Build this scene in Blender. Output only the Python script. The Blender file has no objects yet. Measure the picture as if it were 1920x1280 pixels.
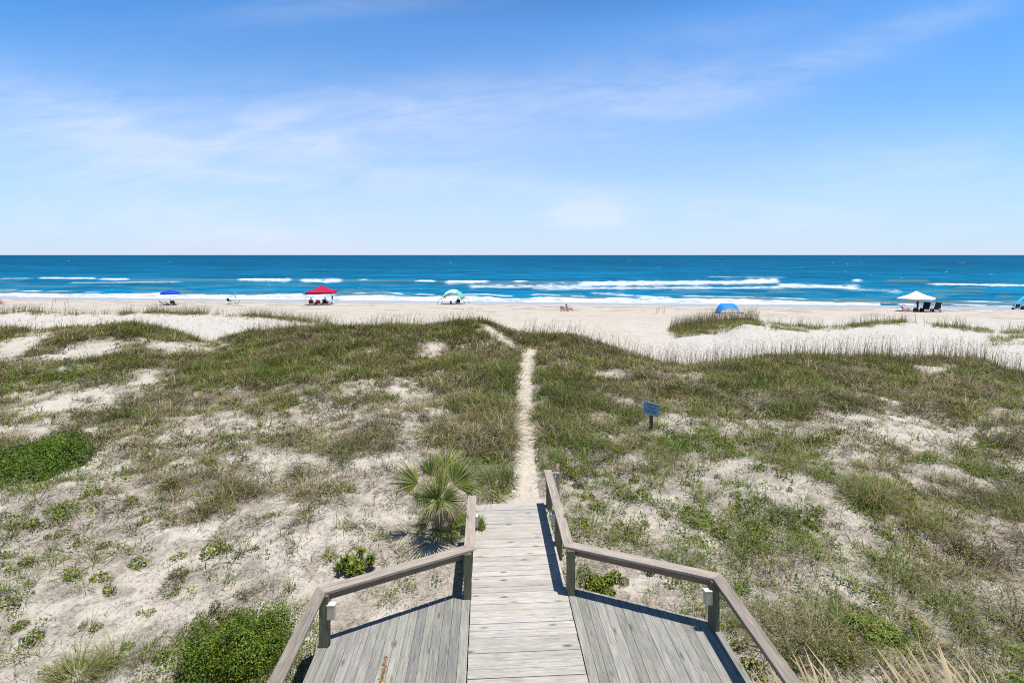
import bpy, bmesh, math, random
import numpy as np
from mathutils import Vector, Matrix

random.seed(7)
RNG = np.random.default_rng(11)
SC = bpy.context.scene
COL = SC.collection
R = math.radians

# ------------------------------------------------------------------ camera
F = 1920 * 17.0 / 36.0          # focal length in photo pixels
HC = 6.12                       # eye height above the deck boards
HORIZ = 478.0
SEA = -2.28
cam_d = bpy.data.cameras.new('camera')
cam = bpy.data.objects.new('camera', cam_d)
COL.objects.link(cam)
cam.location = (0, 0, HC)
cam.rotation_euler = (R(90), 0, 0)
cam_d.sensor_width = 36.0
cam_d.lens = 17.0
cam_d.shift_y = -162.0 / 1920.0
cam_d.clip_start = 0.1
cam_d.clip_end = 80000
SC.camera = cam

# ------------------------------------------------------------------ view, sun, sky
SC.view_settings.view_transform = 'Standard'
SC.view_settings.look = 'None'
SC.view_settings.exposure = 0.36
SC.view_settings.gamma = 1.0
SC.render.film_transparent = False
try:
    SC.cycles.use_denoising = False
    SC.cycles.filter_width = 1.1
    SC.cycles.max_bounces = 6
    SC.cycles.diffuse_bounces = 3
    SC.cycles.glossy_bounces = 2
    SC.cycles.transmission_bounces = 3
    SC.cycles.transparent_max_bounces = 4
except Exception:
    pass

SUN_DIR = Vector((0.18, -0.05, 0.845)).normalized()
sun_d = bpy.data.lights.new('sun', 'SUN')
sun_d.energy = 4.9
sun_d.angle = R(0.53)
sun_d.color = (1.0, 0.96, 0.90)
sun = bpy.data.objects.new('sun', sun_d)
COL.objects.link(sun)
sun.rotation_euler = (-SUN_DIR).to_track_quat('-Z', 'Y').to_euler()
sun.location = (40, -10, 190)


class NT:
    """tiny helper for node trees"""
    def __init__(self, tree):
        self.t = tree
        tree.nodes.clear()

    def n(self, typ, **kw):
        nd = self.t.nodes.new(typ)
        for k, v in kw.items():
            if k.startswith('i_'):
                key = k[2:]
                nd.inputs[int(key) if key.isdigit() else key.replace('_', ' ')].default_value = v
            else:
                setattr(nd, k, v)
        return nd

    def l(self, a, b):
        self.t.links.new(a, b)

    def val(self, v):
        return v

    def math(self, op, a, b=0.0, c=0.0, clamp=False):
        nd = self.t.nodes.new('ShaderNodeMath')
        nd.operation = op
        nd.use_clamp = clamp
        for i, x in enumerate((a, b, c)):
            if isinstance(x, (int, float)):
                nd.inputs[i].default_value = x
            else:
                self.l(x, nd.inputs[i])
        return nd.outputs[0]

    def ramp(self, fac, stops, interp='LINEAR'):
        nd = self.t.nodes.new('ShaderNodeValToRGB')
        nd.color_ramp.interpolation = interp
        el = nd.color_ramp.elements
        while len(el) < len(stops):
            el.new(0.5)
        for e, (p, c) in zip(el, stops):
            e.position = p
            e.color = (c, c, c, 1) if isinstance(c, (int, float)) else (*c, 1)
        self.l(fac, nd.inputs[0])
        return nd.outputs[0]

    def mix(self, fac, a, b, mode='MIX'):
        nd = self.t.nodes.new('ShaderNodeMix')
        nd.data_type = 'RGBA'
        nd.blend_type = mode
        nd.clamp_factor = True
        for sock, x in ((nd.inputs[0], fac), (nd.inputs[6], a), (nd.inputs[7], b)):
            if isinstance(x, (int, float)):
                sock.default_value = x
            elif isinstance(x, tuple):
                sock.default_value = (*x, 1)
            else:
                self.l(x, sock)
        return nd.outputs[2]

    def noise(self, vec, scale, detail=4, rough=0.55, dist=0.0):
        nd = self.t.nodes.new('ShaderNodeTexNoise')
        nd.inputs['Scale'].default_value = scale
        nd.inputs['Detail'].default_value = detail
        nd.inputs['Roughness'].default_value = rough
        nd.inputs['Distortion'].default_value = dist
        if vec is not None:
            self.l(vec, nd.inputs['Vector'])
        return nd.outputs[0]


world = bpy.data.worlds.new('World')
SC.world = world
world.use_nodes = True
w = NT(world.node_tree)
sky = w.n('ShaderNodeTexSky')
sky.sky_type = 'NISHITA'
sky.sun_disc = False
sky.sun_elevation = math.asin(SUN_DIR.z)
sky.sun_rotation = math.atan2(SUN_DIR.x, SUN_DIR.y)
sky.altitude = 0
sky.air_density = 1.0
sky.dust_density = 0.4
sky.ozone_density = 3.0
tc = w.n('ShaderNodeTexCoord')
sep = w.n('ShaderNodeSeparateXYZ')
w.l(tc.outputs['Generated'], sep.inputs[0])
dx, dy, dz = sep.outputs
el = w.math('MAXIMUM', dz, 0.0)
ay = w.math('MAXIMUM', w.math('ABSOLUTE', dy), 0.12)
gx = w.math('DIVIDE', dx, ay)            # tangent-plane direction coordinates of the sky
gz = w.math('DIVIDE', el, ay)


def blob(cx, cz, rx, rz, ang=0.0, p=1.0):
    a = w.math('SUBTRACT', gx, cx)
    b = w.math('SUBTRACT', gz, cz)
    ca, sa = math.cos(ang), math.sin(ang)
    u = w.math('DIVIDE', w.math('ADD', w.math('MULTIPLY', a, ca), w.math('MULTIPLY', b, sa)), rx)
    v = w.math('DIVIDE', w.math('SUBTRACT', w.math('MULTIPLY', b, ca), w.math('MULTIPLY', a, sa)), rz)
    r2 = w.math('ADD', w.math('MULTIPLY', u, u), w.math('MULTIPLY', v, v))
    return w.math('MULTIPLY', w.math('EXPONENT', w.math('MULTIPLY', r2, -1.0)), p)


def pxd(px, py):
    return (px - 960) / F, (HORIZ - py) / F


blobs = []
for (px, py, rx, ry, deg, p) in [
    (230, 285, 520, 120, -4, 0.70), (60, 190, 260, 60, -12, 0.40), (700, 270, 520, 90, 4, 0.35),
    (820, 195, 420, 50, 5, 0.40), (1180, 180, 380, 50, 9, 0.34),
    (1600, 95, 420, 36, 20, 0.38), (1350, 60, 300, 40, 10, 0.18),
    (1000, 352, 300, 24, -4, 0.45), (1105, 402, 62, 26, 3, 2.2), (960, 420, 1400, 60, 0, 0.30),
    (1700, 330, 400, 70, 8, 0.45), (640, 12, 260, 26, 4, 0.28), (420, 430, 260, 30, -4, 0.40),
]:
    cx, cz = pxd(px, py)
    blobs.append(blob(cx, cz, rx / F, ry / F, R(deg), p))
tot = blobs[0]
for b in blobs[1:]:
    tot = w.math('ADD', tot, b)
cmb = w.n('ShaderNodeCombineXYZ')
w.l(w.math('ADD', gx, w.math('MULTIPLY', gz, 0.5)), cmb.inputs[0])
w.l(w.math('MULTIPLY', w.math('SUBTRACT', gz, w.math('MULTIPLY', gx, 0.10)), 4.5), cmb.inputs[1])
n1 = w.noise(cmb.outputs[0], 2.6, 7, 0.62, 0.9)
n2 = w.noise(cmb.outputs[0], 9.0, 6, 0.6, 0.4)
nn = w.math('ADD', w.math('MULTIPLY', n1, 0.75), w.math('MULTIPLY', n2, 0.25))
nn = w.ramp(nn, [(0.30, 0.15), (0.5, 0.75), (0.68, 1.35)])
cloud = w.math('MULTIPLY', tot, nn, clamp=True)
# horizon whitening of sea air, then cirrus over the Nishita sky
skyc = w.mix(1.0, sky.outputs[0], (0.35, 1.05, 1.56), 'MULTIPLY')
# unseen overhead sky artificially dimmed to deepen shadows; band above the sea kept
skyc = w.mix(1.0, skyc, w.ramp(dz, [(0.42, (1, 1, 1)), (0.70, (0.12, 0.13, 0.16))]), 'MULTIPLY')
haze = w.ramp(gz, [(0.0, 0.95), (0.05, 0.76), (0.16, 0.50), (0.32, 0.22), (0.55, 0.05)])
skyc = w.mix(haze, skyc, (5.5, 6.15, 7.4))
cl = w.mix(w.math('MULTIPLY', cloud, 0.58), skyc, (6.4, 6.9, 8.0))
bg = w.n('ShaderNodeBackground')
bg.inputs[1].default_value = 0.10
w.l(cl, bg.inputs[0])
wo = w.n('ShaderNodeOutputWorld')
w.l(bg.outputs[0], wo.inputs[0])


# ------------------------------------------------------------------ general helpers
def tag(o, label=None, cat=None, group=None, kind=None):
    if label: o['label'] = label
    if cat: o['category'] = cat
    if group: o['group'] = group
    if kind: o['kind'] = kind
    return o


def empty(name, loc, rz=0.0):
    o = bpy.data.objects.new(name, None)
    COL.objects.link(o)
    o.location = loc
    o.rotation_euler = (0, 0, rz)
    o.empty_display_size = 0.2
    return o


def link_mesh(name, me, mat, parent=None, smooth=False):
    o = bpy.data.objects.new(name, me)
    COL.objects.link(o)
    if mat is not None:
        for m in (mat if isinstance(mat, (list, tuple)) else [mat]):
            me.materials.append(m)
    if parent is not None:
        o.parent = parent
    if smooth and len(me.polygons):
        me.polygons.foreach_set('use_smooth', np.ones(len(me.polygons), dtype=bool))
    return o


def np_mesh(name, verts, faces, attrs=None):
    """faces: (M,3) or (M,4) int array"""
    me = bpy.data.meshes.new(name)
    verts = np.ascontiguousarray(verts, dtype=np.float32)
    faces = np.ascontiguousarray(faces, dtype=np.int32)
    k = faces.shape[1]
    me.vertices.add(len(verts))
    me.vertices.foreach_set('co', verts.ravel())
    me.loops.add(faces.size)
    me.loops.foreach_set('vertex_index', faces.ravel())
    me.polygons.add(len(faces))
    me.polygons.foreach_set('loop_start', np.arange(0, faces.size, k, dtype=np.int32))
    me.polygons.foreach_set('loop_total', np.full(len(faces), k, dtype=np.int32))
    for an, arr in (attrs or {}).items():
        arr = np.ascontiguousarray(arr, dtype=np.float32)
        if arr.ndim == 1:
            a = me.attributes.new(an, 'FLOAT', 'POINT')
            a.data.foreach_set('value', arr)
        elif arr.shape[1] == 3:
            a = me.attributes.new(an, 'FLOAT_VECTOR', 'POINT')
            a.data.foreach_set('vector', arr.ravel())
    me.update(calc_edges=True)
    me.validate()
    return me


class MB:
    """collects boxes, tubes and polygons into one mesh"""
    def __init__(self):
        self.v, self.f, self.mi = [], [], []
        self.tint, self.g = [], []

    def add(self, verts, faces, mi=0, tint=(1, 1, 1), g=None):
        b = len(self.v)
        self.v += [tuple(p) for p in verts]
        self.f += [tuple(i + b for i in q) for q in faces]
        self.mi += [mi] * len(faces)
        self.tint += [tint] * len(verts)
        self.g += list(g) if g is not None else [tuple(p) for p in verts]
        return self

    def box(self, c, s, rz=0.0, mi=0, tint=(1, 1, 1), M=None, bev=0.0):
        x, y, z = s[0] / 2, s[1] / 2, s[2] / 2
        if bev > 0:
            bm = bmesh.new()
            bmesh.ops.create_cube(bm, size=1)
            for v in bm.verts:
                v.co = Vector((v.co.x * s[0], v.co.y * s[1], v.co.z * s[2]))
            bmesh.ops.bevel(bm, geom=bm.edges[:], offset=bev, segments=2, affect='EDGES', profile=0.6)
            bm.verts.index_update()
            vs = [v.co.copy() for v in bm.verts]
            fs = [tuple(v.index for v in f.verts) for f in bm.faces]
            bm.free()
        else:
            vs = [Vector((a, b, d)) for d in (-z, z) for b in (-y, y) for a in (-x, x)]
            fs = [(0, 2, 3, 1), (4, 5, 7, 6), (0, 1, 5, 4), (2, 6, 7, 3), (0, 4, 6, 2), (1, 3, 7, 5)]
        T = M if M is not None else Matrix.Translation(Vector(c)) @ Matrix.Rotation(rz, 4, 'Z')
        off = random.uniform(0, 40)
        g = [(v.x + off, v.y + off * 1.7, v.z) for v in vs]
        return self.add([T @ v for v in vs], fs, mi, tint, g)

    def tube(self, pts, r, n=8, mi=0, tint=(1, 1, 1), cap=True):
        pts = [Vector(p) for p in pts]
        rs = r if isinstance(r, (list, tuple)) else [r] * len(pts)
        vs, fs = [], []
        for i, p in enumerate(pts):
            d = (pts[min(i + 1, len(pts) - 1)] - pts[max(i - 1, 0)]).normalized()
            up = Vector((0, 0, 1)) if abs(d.z) < 0.9 else Vector((1, 0, 0))
            a = d.cross(up).normalized()
            b = d.cross(a).normalized()
            for k in range(n):
                t = 2 * math.pi * k / n
                vs.append(p + (a * math.cos(t) + b * math.sin(t)) * rs[i])
        for i in range(len(pts) - 1):
            for k in range(n):
                k2 = (k + 1) % n
                fs.append((i * n + k, i * n + k2, (i + 1) * n + k2, (i + 1) * n + k))
        if cap:
            fs.append(tuple(range(n - 1, -1, -1)))
            fs.append(tuple(range((len(pts) - 1) * n, len(pts) * n)))
        return self.add(vs, fs, mi, tint)

    def sheet(self, grid, th=0.0, mi=0, tint=(1, 1, 1)):
        """grid: list of rows of points; given a thickness along the local normal (approx. z)"""
        rows, cols = len(grid), len(grid[0])
        top = [Vector(p) for r_ in grid for p in r_]
        q = [(i * cols + j, i * cols + j + 1, (i + 1) * cols + j + 1, (i + 1) * cols + j)
             for i in range(rows - 1) for j in range(cols - 1)]
        if th <= 0:
            return self.add(top, q, mi, tint)
        nrm = [Vector((0, 0, 0)) for _ in top]
        for f in q:
            n_ = (top[f[1]] - top[f[0]]).cross(top[f[3]] - top[f[0]])
            for i in f:
                nrm[i] += n_
        bot = [p - (n_.normalized() if n_.length > 1e-9 else Vector((0, 0, 1))) * th for p, n_ in zip(top, nrm)]
        N = len(top)
        fs = list(q) + [tuple(i + N for i in reversed(f)) for f in q]
        ring = [j for j in range(cols)] + [i * cols + cols - 1 for i in range(1, rows)] + \
               [(rows - 1) * cols + j for j in range(cols - 2, -1, -1)] + [i * cols for i in range(rows - 2, 0, -1)]
        for a, b in zip(ring, ring[1:] + ring[:1]):
            fs.append((a, a + N, b + N, b))
        return self.add(top + bot, fs, mi, tint)

    def build(self, name, mat, parent=None, smooth=False):
        me = bpy.data.meshes.new(name)
        me.from_pydata([tuple(p) for p in self.v], [], self.f)
        a = me.attributes.new('tint', 'FLOAT_VECTOR', 'POINT')
        a.data.foreach_set('vector', np.array(self.tint, dtype=np.float32).ravel())
        a = me.attributes.new('gco', 'FLOAT_VECTOR', 'POINT')
        a.data.foreach_set('vector', np.array(self.g, dtype=np.float32).ravel())
        o = link_mesh(name, me, mat, parent, smooth)
        me.polygons.foreach_set('material_index', np.array(self.mi, dtype=np.int32))
        me.update()
        return o


# value noise ---------------------------------------------------------------
def _hash(ix, iy, seed):
    h = (ix.astype(np.int64) * 374761393 + iy.astype(np.int64) * 668265263 + seed * 144665) & 0x7fffffff
    h = ((h ^ (h >> 13)) * 1274126177) & 0x7fffffff
    h = h ^ (h >> 16)
    return (h & 0xffff) / 65535.0


def vnoise(x, y, seed=0):
    x = np.asarray(x, float); y = np.asarray(y, float)
    ix = np.floor(x); iy = np.floor(y)
    fx = x - ix; fy = y - iy
    fx = fx * fx * fx * (fx * (fx * 6 - 15) + 10)
    fy = fy * fy * fy * (fy * (fy * 6 - 15) + 10)
    a = _hash(ix, iy, seed); b = _hash(ix + 1, iy, seed)
    c = _hash(ix, iy + 1, seed); d = _hash(ix + 1, iy + 1, seed)
    return (a * (1 - fx) + b * fx) * (1 - fy) + (c * (1 - fx) + d * fx) * fy


def fbm(x, y, seed=0, oct=4, gain=0.5):
    s = np.zeros(np.broadcast(x, y).shape); a = 1.0; t = 0.0
    for o in range(oct):
        k = 2 ** o
        s += a * vnoise(np.asarray(x) * k + 17.3 * o, np.asarray(y) * k - 9.1 * o, seed + o)
        t += a; a *= gain
    return s / t


def sstep(a, b, x):
    t = np.clip((x - a) / (b - a), 0, 1)
    return t * t * (3 - 2 * t)


# ------------------------------------------------------------------ boardwalk frame
A0 = R(3.0)
X0 = 0.59


def S(u, v, z=0.0):
    return Vector((X0 + u * math.cos(A0) - v * math.sin(A0), u * math.sin(A0) + v * math.cos(A0), z))


def S_inv(x, y):
    return ((x - X0) * math.cos(A0) + y * math.sin(A0), -(x - X0) * math.sin(A0) + y * math.cos(A0))


# ------------------------------------------------------------------ terrain heights
def shore_d(x, y):
    return (87.1 - 0.103 * x - y) * 0.9947


def beach_z(x, y):
    d = shore_d(x, y)
    z = SEA + 0.05 * d
    return np.where(z > -0.85, -0.85 + 0.25 * np.tanh((z + 0.85) / 0.25) * 0.9, z)


def zc(Y, py):
    return HC - (py - HORIZ) / F * Y


_c1px = [-900, 0, 120, 200, 260, 330, 390, 430, 480, 560, 650, 760, 840, 890, 920, 960, 1010, 1060, 1110, 1170, 1220, 1280, 1330, 1400, 1500, 1600, 1700, 1780, 1850, 1880, 1920, 2900]
_c1py = [616, 621, 618, 611, 608, 624, 648, 638, 629, 616, 616, 612, 606, 597, 604, 620, 630, 632, 648, 664, 678, 690, 684, 677, 674, 676, 681, 676, 681, 703, 708, 700]
_c1Y = [36, 35, 35, 35, 35, 35, 35, 35, 35, 35, 35, 36, 36.5, 37, 36.5, 35.5, 34, 33, 32, 30.5, 29, 28.5, 28.5, 28.5, 28.5, 28.5, 28.5, 28.5, 28.5, 27.8, 27.5, 28]
_c2px = [-900, 0, 100, 200, 300, 400, 480, 550, 600, 650, 700, 1000, 1200, 1265, 1300, 1350, 1390, 1440, 1500, 1560, 1600, 1650, 1700, 1760, 1810, 1860, 1920, 2900]
_c2py = [588, 587, 587, 587, 588, 591, 592, 597, 604, 612, 617, 619, 622, 620, 612, 603, 602, 607, 612, 612, 608, 604, 604, 610, 617, 626, 622, 615]
_c2Y = [47, 47, 47, 47, 47, 47, 47, 46, 45, 45, 45, 45, 44, 43.5, 43, 43, 43, 43, 44, 44, 44, 44, 44, 43, 43, 42, 42, 43]
_trz = [0.0, -.2, -.3, -.3, -.4, -.5, -.5, -.4, -.4, -.5, -.5, -.5, -.7, -.6, -.55, -.5, -.5, -.5, -.5, -.55, -.55, -.55, -.55, -.6, -.6, -.7, -.7, -.6]

TT = np.linspace(-2.1, 2.1, 700)
YY = np.linspace(0.0, 64.0, 640)


def build_height():
    PX = 960 + F * TT
    c1y = np.interp(PX, _c1px, _c1Y); c1z = zc(c1y, np.interp(PX, _c1px, _c1py))
    c2y = np.interp(PX, _c2px, _c2Y); c2z = zc(c2y, np.interp(PX, _c2px, _c2py))
    trz = np.interp(PX, _c2px, _trz)
    near = np.interp(PX, [-900, 300, 960, 1500, 2900], [-0.15, -0.25, -0.22, -0.2, 0.0])
    H = np.zeros((len(YY), len(TT)))
    for j in range(len(TT)):
        ys = [0, 12, 20, c1y[j] - 7.0, c1y[j] - 2.5, c1y[j], c1y[j] + 2.2, 0.5 * (c1y[j] + c2y[j]) + 0.6, c2y[j] - 1.3, c2y[j], c2y[j] + 2.5]
        base = near[j]
        ys += [c2y[j] + 7, 64]
        e = c2y[j] + 7
        bz = float(beach_z(TT[j] * e, e)); bz2 = float(beach_z(TT[j] * 64, 64.0))
        k = max(c1z[j], -0.4)
        zs = [base - .1, base, base - 0.02, base + 0.28 * (c1z[j] - base), base + 0.82 * (c1z[j] - base), c1z[j], c1z[j] - 0.45 * max(c1z[j] - trz[j], 0.25),
              trz[j], c2z[j] - 0.12, c2z[j], c2z[j] - 0.45 * max(c2z[j] - bz, 0.0), bz, bz2]
        H[:, j] = np.interp(YY, ys, zs)
    # second small white dune in front of the right foredune
    PXg, Yg = np.meshgrid(PX, YY)
    bump_py = np.interp(PXg, [1330, 1390, 1440, 1500, 1560, 1620], [640, 606, 616, 624, 637, 665])
    bz = zc(39.0, bump_py)
    wgt = np.exp(-((Yg - 39.0) / 1.5) ** 2) * sstep(1340, 1400, PXg) * (1 - sstep(1540, 1600, PXg))
    H = H + wgt * np.maximum(bz - H, 0)

    def blur(M, k, ax):
        ker = np.exp(-np.linspace(-2, 2, 2 * k + 1) ** 2); ker /= ker.sum()
        P = np.pad(M, [(k, k) if a == ax else (0, 0) for a in (0, 1)], mode='edge')
        out = np.zeros_like(M)
        for i, c in enumerate(ker):
            sl = [slice(None), slice(None)]; sl[ax] = slice(i, i + M.shape[ax])
            out += c * P[tuple(sl)]
        return out
    return blur(blur(H, 8, 0), 5, 1)


HMAP = build_height()
# centre line of the foot path (world x at y) and half width
PATH_PTS = [(945, 986, 33), (900, 986, 27), (850, 988, 20), (800, 985, 20), (750, 983, 16), (700, 985, 16), (670, 994, 13), (655, 1000, 10)]
_pY = [11.7]; _pX = [0.0]; _pW = [0.45]
for (py, px, hw) in PATH_PTS:
    Yp = (HC + 0.22) * F / (py - HORIZ)
    _pY.append(Yp); _pX.append((px - 960) / F * Yp); _pW.append(hw / F * Yp)
_pX[0] = _pX[1]; _pW[0] = _pW[1]
_pY += [36.5, 40.0]; _pX += [1.5, 1.7]; _pW += [0.45, 0.5]


def path_w(x, y):
    """1 on the path, 0 off it"""
    cx = np.interp(y, _pY, _pX); hw = np.interp(y, _pY, _pW)
    wob = (fbm(x * 1.3, y * 1.3, 91, 3) - 0.5) * 0.35
    return (1 - sstep(0.8, 1.25, np.abs(x - cx) / hw + wob)) * (y > 11.3) * (1 - sstep(30.6, 32.2, y))


def height(x, y):
    x = np.asarray(x, float); y = np.asarray(y, float)
    yc = np.clip(y, 2.0, 63.99)
    t = np.clip(x / np.maximum(yc, 2.0), -2.09, 2.09)
    fi = (np.clip(yc, 0, 63.99) - YY[0]) / (YY[1] - YY[0]); fj = (t - TT[0]) / (TT[1] - TT[0])
    i = np.clip(np.floor(fi).astype(int), 0, len(YY) - 2); j = np.clip(np.floor(fj).astype(int), 0, len(TT) - 2)
    a = fi - i; b = fj - j
    h = (HMAP[i, j] * (1 - b) + HMAP[i, j + 1] * b) * (1 - a) + (HMAP[i + 1, j] * (1 - b) + HMAP[i + 1, j + 1] * b) * a
    bz = beach_z(x, y)
    h = np.where(y > 63.9, bz, h)
    d = shore_d(x, y)
    dune = 1 - sstep(44, 54, y)
    h = h + dune * ((fbm(x / 4.2, y / 4.2, 3, 4) - 0.5) * 0.74 + (fbm(x / 1.1, y / 1.1, 23, 3) - 0.5) * 0.24) * (0.72 + 0.28 * (1 - sstep(26, 40, y)))
    h = h + (1 - dune) * (fbm(x / 7, y / 2.5, 5, 4) - 0.5) * 0.10 * np.clip(d / 12, 0.25, 1)
    # path trodden in, and flat sand under / around the boardwalk
    p = path_w(x, y)
    h = h - 0.09 * p
    u = (x - X0) * math.cos(A0) + y * math.sin(A0); v = -(x - X0) * math.sin(A0) + y * math.cos(A0)
    near_deck = (1 - sstep(3.0, 4.6, np.abs(u))) * (1 - sstep(8.0, 9.6, v + np.clip(np.abs(u) - .9, 0, 3) * 0.43))
    h = h * (1 - near_deck) + near_deck * np.minimum(h, -0.42)
    wk = (1 - sstep(0.75, 1.5, np.abs(u))) * (1 - sstep(11.6, 13.2, v))
    zw = -0.42 + 0.36 * sstep(9.2, 11.8, v)
    h = h * (1 - wk) + wk * zw
    return h


def project(x, y, z):
    yy = np.maximum(y, 0.5)
    return 960 + F * x / yy, HORIZ + F * (HC - z) / yy


def ground_at(px, py, ymin=5.0, ymax=110.0):
    """first hit of the viewing direction with the ground: where a thing seen at (px, py) stands"""
    ys = np.linspace(ymin, ymax, 8000)
    xs = (px - 960) / F * ys
    zs = HC - (py - HORIZ) / F * ys
    hs = np.maximum(height(xs, ys), SEA)
    k = np.argmax(zs <= hs)
    return Vector((xs[k], ys[k], float(hs[k])))


def gz_(x, y):
    return float(height(np.array([x]), np.array([y]))[0])


# ------------------------------------------------------------------ vegetation maps (cover, green, kind)
# (photo x, photo y, rx, ry, tilt deg, cover, green)  laid on the dune surface
PATCH = [
    # left
    (230, 625, 140, 20, 0, .85, .12), (60, 618, 90, 10, 0, .75, .15), (30, 650, 62, 17, -20, -.15, .1), (150, 662, 92, 14, -12, -.10, .1),
    (345, 650, 76, 14, 0, -.15, .1), (402, 655, 24, 26, 0, -.2, .1), (330, 632, 60, 7, 4, .9, .1), (100, 700, 190, 22, 0, .80, .35), (330, 690, 110, 22, -5, .82, .22),
    (95, 755, 115, 22, -8, .18, .25), (255, 722, 85, 20, -18, .10, .1), (240, 783, 75, 11, 0, .85, .9), (60, 812, 70, 12, 0, .25, .0),
    (170, 872, 62, 24, -20, .14, .15), (330, 760, 100, 22, 0, .5, .25), (420, 745, 110, 20, 0, .55, .3), (480, 795, 120, 20, 0, .34, .12),
    (560, 700, 140, 26, 0, .75, .2), (640, 650, 230, 36, 0, .92, .18), (300, 845, 100, 22, 0, .7, .35), (510, 830, 110, 24, 0, .75, .5),
    (400, 905, 170, 34, 0, .52, .15), (560, 900, 120, 44, 0, .66, .15), (650, 830, 80, 28, 0, .68, .4),
    (110, 955, 130, 30, -15, .52, .45), (330, 970, 160, 44, 0, .46, .2), (560, 965, 120, 34, 0, .52, .12),
    (200, 1060, 220, 40, 0, .29, .45), (420, 1040, 150, 45, 0, .38, .3), (270, 1150, 200, 25, 0, .09, .4), (640, 1010, 90, 22, 0, .14, .3), (130, 1240, 140, 50, 0, .34, .5), (60, 1150, 80, 50, 0, .34, .5),
    (330, 1230, 60, 40, 0, .40, .5), (700, 1110, 80, 30, 0, .45, .65), (560, 1080, 60, 25, 0, .12, .3), (470, 1105, 50, 25, 0, .25, .2),
    # centre
    (690, 728, 130, 16, 0, .26, .1), (800, 738, 70, 18, -20, .22, .1), (880, 690, 90, 90, 0, .90, .15), (812, 656, 30, 14, -20, .02, .1),
    (938, 632, 50, 8, 32, -.05, .1), (720, 780, 120, 18, 0, .32, .2), (790, 800, 50, 24, 0, .48, .2), (700, 660, 25, 8, 0, .4, .1),
    (900, 800, 55, 60, 0, .85, .35), (925, 880, 45, 60, 0, 1.0, .55), (700, 900, 110, 30, 0, .52, .2), (690, 960, 70, 24, 0, .18, .2), (800, 1000, 70, 40, 0, .14, .3),
    (750, 845, 70, 20, 0, .62, .25), (800, 905, 60, 40, 0, .40, .05),
    # right
    (1090, 680, 90, 50, 0, .90, .18), (1060, 770, 60, 45, 0, .85, .4), (1060, 850, 60, 60, 0, .98, .95), (1150, 700, 45, 9, 0, 0, .1),
    (1340, 714, 60, 12, 8, -.05, .1), (1600, 705, 260, 34, 0, .92, .22), (1350, 730, 80, 18, 0, .78, .2), (1230, 755, 100, 26, 0, .70, .2),
    (1280, 790, 60, 16, 0, .35, .3), (1400, 800, 90, 20, 0, .40, .25), (1755, 690, 34, 11, 0, -.1, .1), (1850, 740, 90, 36, 0, .82, .25),
    (1560, 755, 200, 22, 0, .75, .3), (1470, 773, 30, 8, 0, .9, .9), (1570, 772, 30, 8, 0, .9, .9), (1720, 815, 130, 26, 12, .10, .15), (1580, 795, 70, 16, 5, .20, .15),
    (1870, 835, 70, 30, 0, .70, .7), (1330, 836, 190, 16, 0, .86, .75), (1520, 845, 90, 20, 0, .78, .6), (1660, 870, 130, 18, 8, .68, .3),
    (1230, 920, 140, 44, 0, .40, .7), (1490, 925, 110, 36, 10, .22, .6), (1600, 985, 90, 16, 38, .08, .3), (1750, 920, 150, 14, 22, .12, .2),
    (1660, 930, 60, 26, 20, .75, .15), (1820, 970, 120, 40, 10, .70, .4), (1150, 960, 60, 40, 0, .40, .7), (1350, 1000, 130, 40, 0, .60, .65),
    (1560, 1060, 130, 40, 10, .62, .6), (1780, 1060, 70, 14, 42, .15, .2), (1450, 1110, 110, 40, 10, .62, .35), (1640, 1170, 60, 40, 0, .98, 1.0), (1800, 1180, 160, 90, 0, .80, .35),
    (1500, 1200, 90, 50, 0, .78, .15), (1200, 1100, 90, 26, 0, .22, .5), (1370, 1240, 60, 40, 0, .15, .4), (1250, 1085, 140, 22, 8, .32, .5),
    (1440, 1260, 50, 25, 0, .35, .5),
]


def veg_maps(x, y, z):
    px, py = project(x, y, z)
    left = px < 960
    cover = np.interp(py, [560, 700, 760, 900, 1000, 1400], [.75, .72, .58, .48, .40, .40])
    cover = np.where(left, np.interp(py, [560, 700, 760, 900, 1000, 1100, 1400], [.78, .72, .55, .45, .25, .15, .2]),
                     np.interp(py, [560, 700, 760, 900, 1000, 1400], [.78, .72, .58, .50, .58, .65]))
    green = np.interp(py, [560, 690, 760, 900, 1400], [.12, .18, .36, .42, .5])
    inside = np.ones_like(px)
    for (cx, cy, rx, ry, an, c, g) in PATCH:
        a = math.radians(an)
        ddx = px - cx; ddy = py - cy
        uu = (ddx * math.cos(a) + ddy * math.sin(a)) / rx
        vv = (-ddx * math.sin(a) + ddy * math.cos(a)) / ry
        wt = np.exp(-((uu * uu + vv * vv) ** 1.6) * 0.8)
        cover = cover * (1 - wt) + c * wt
        green = green * (1 - wt) + g * wt
    n = fbm(x / 1.6, y / 1.6, 41, 4, 0.6) - 0.5
    m = fbm(x / 3.5, y / 3.5, 57, 3) - 0.5
    fine = fbm(x / 0.55, y / 0.55, 47, 3, 0.6) - 0.5
    cover = cover + (0.85 * n + 1.15 * fine) * (1 - np.abs(2 * cover - 1) * 0.40)
    green = np.clip(green + 1.1 * m + 0.5 * n, 0, 1)
    # only on the dunes; the foredune belongs to the sea oats
    c1y = np.interp(px, _c1px, _c1Y)
    cover = cover * (1 - sstep(0.8, 2.6, y - c1y + (n * 2)))
    cover = cover * (1 - path_w(x, y))
    u = (x - X0) * math.cos(A0) + y * math.sin(A0); v = -(x - X0) * math.sin(A0) + y * math.cos(A0)
    under = (np.abs(u) < 3.22) & (v < 8.95 - np.clip(np.abs(u) - .9, 0, 3) * 0.43)
    under |= (np.abs(u) < 0.92) & (v < 12.0)
    cover = np.where(under, 0, cover)
    return np.clip(cover, 0, 1), green, px, py


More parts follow.
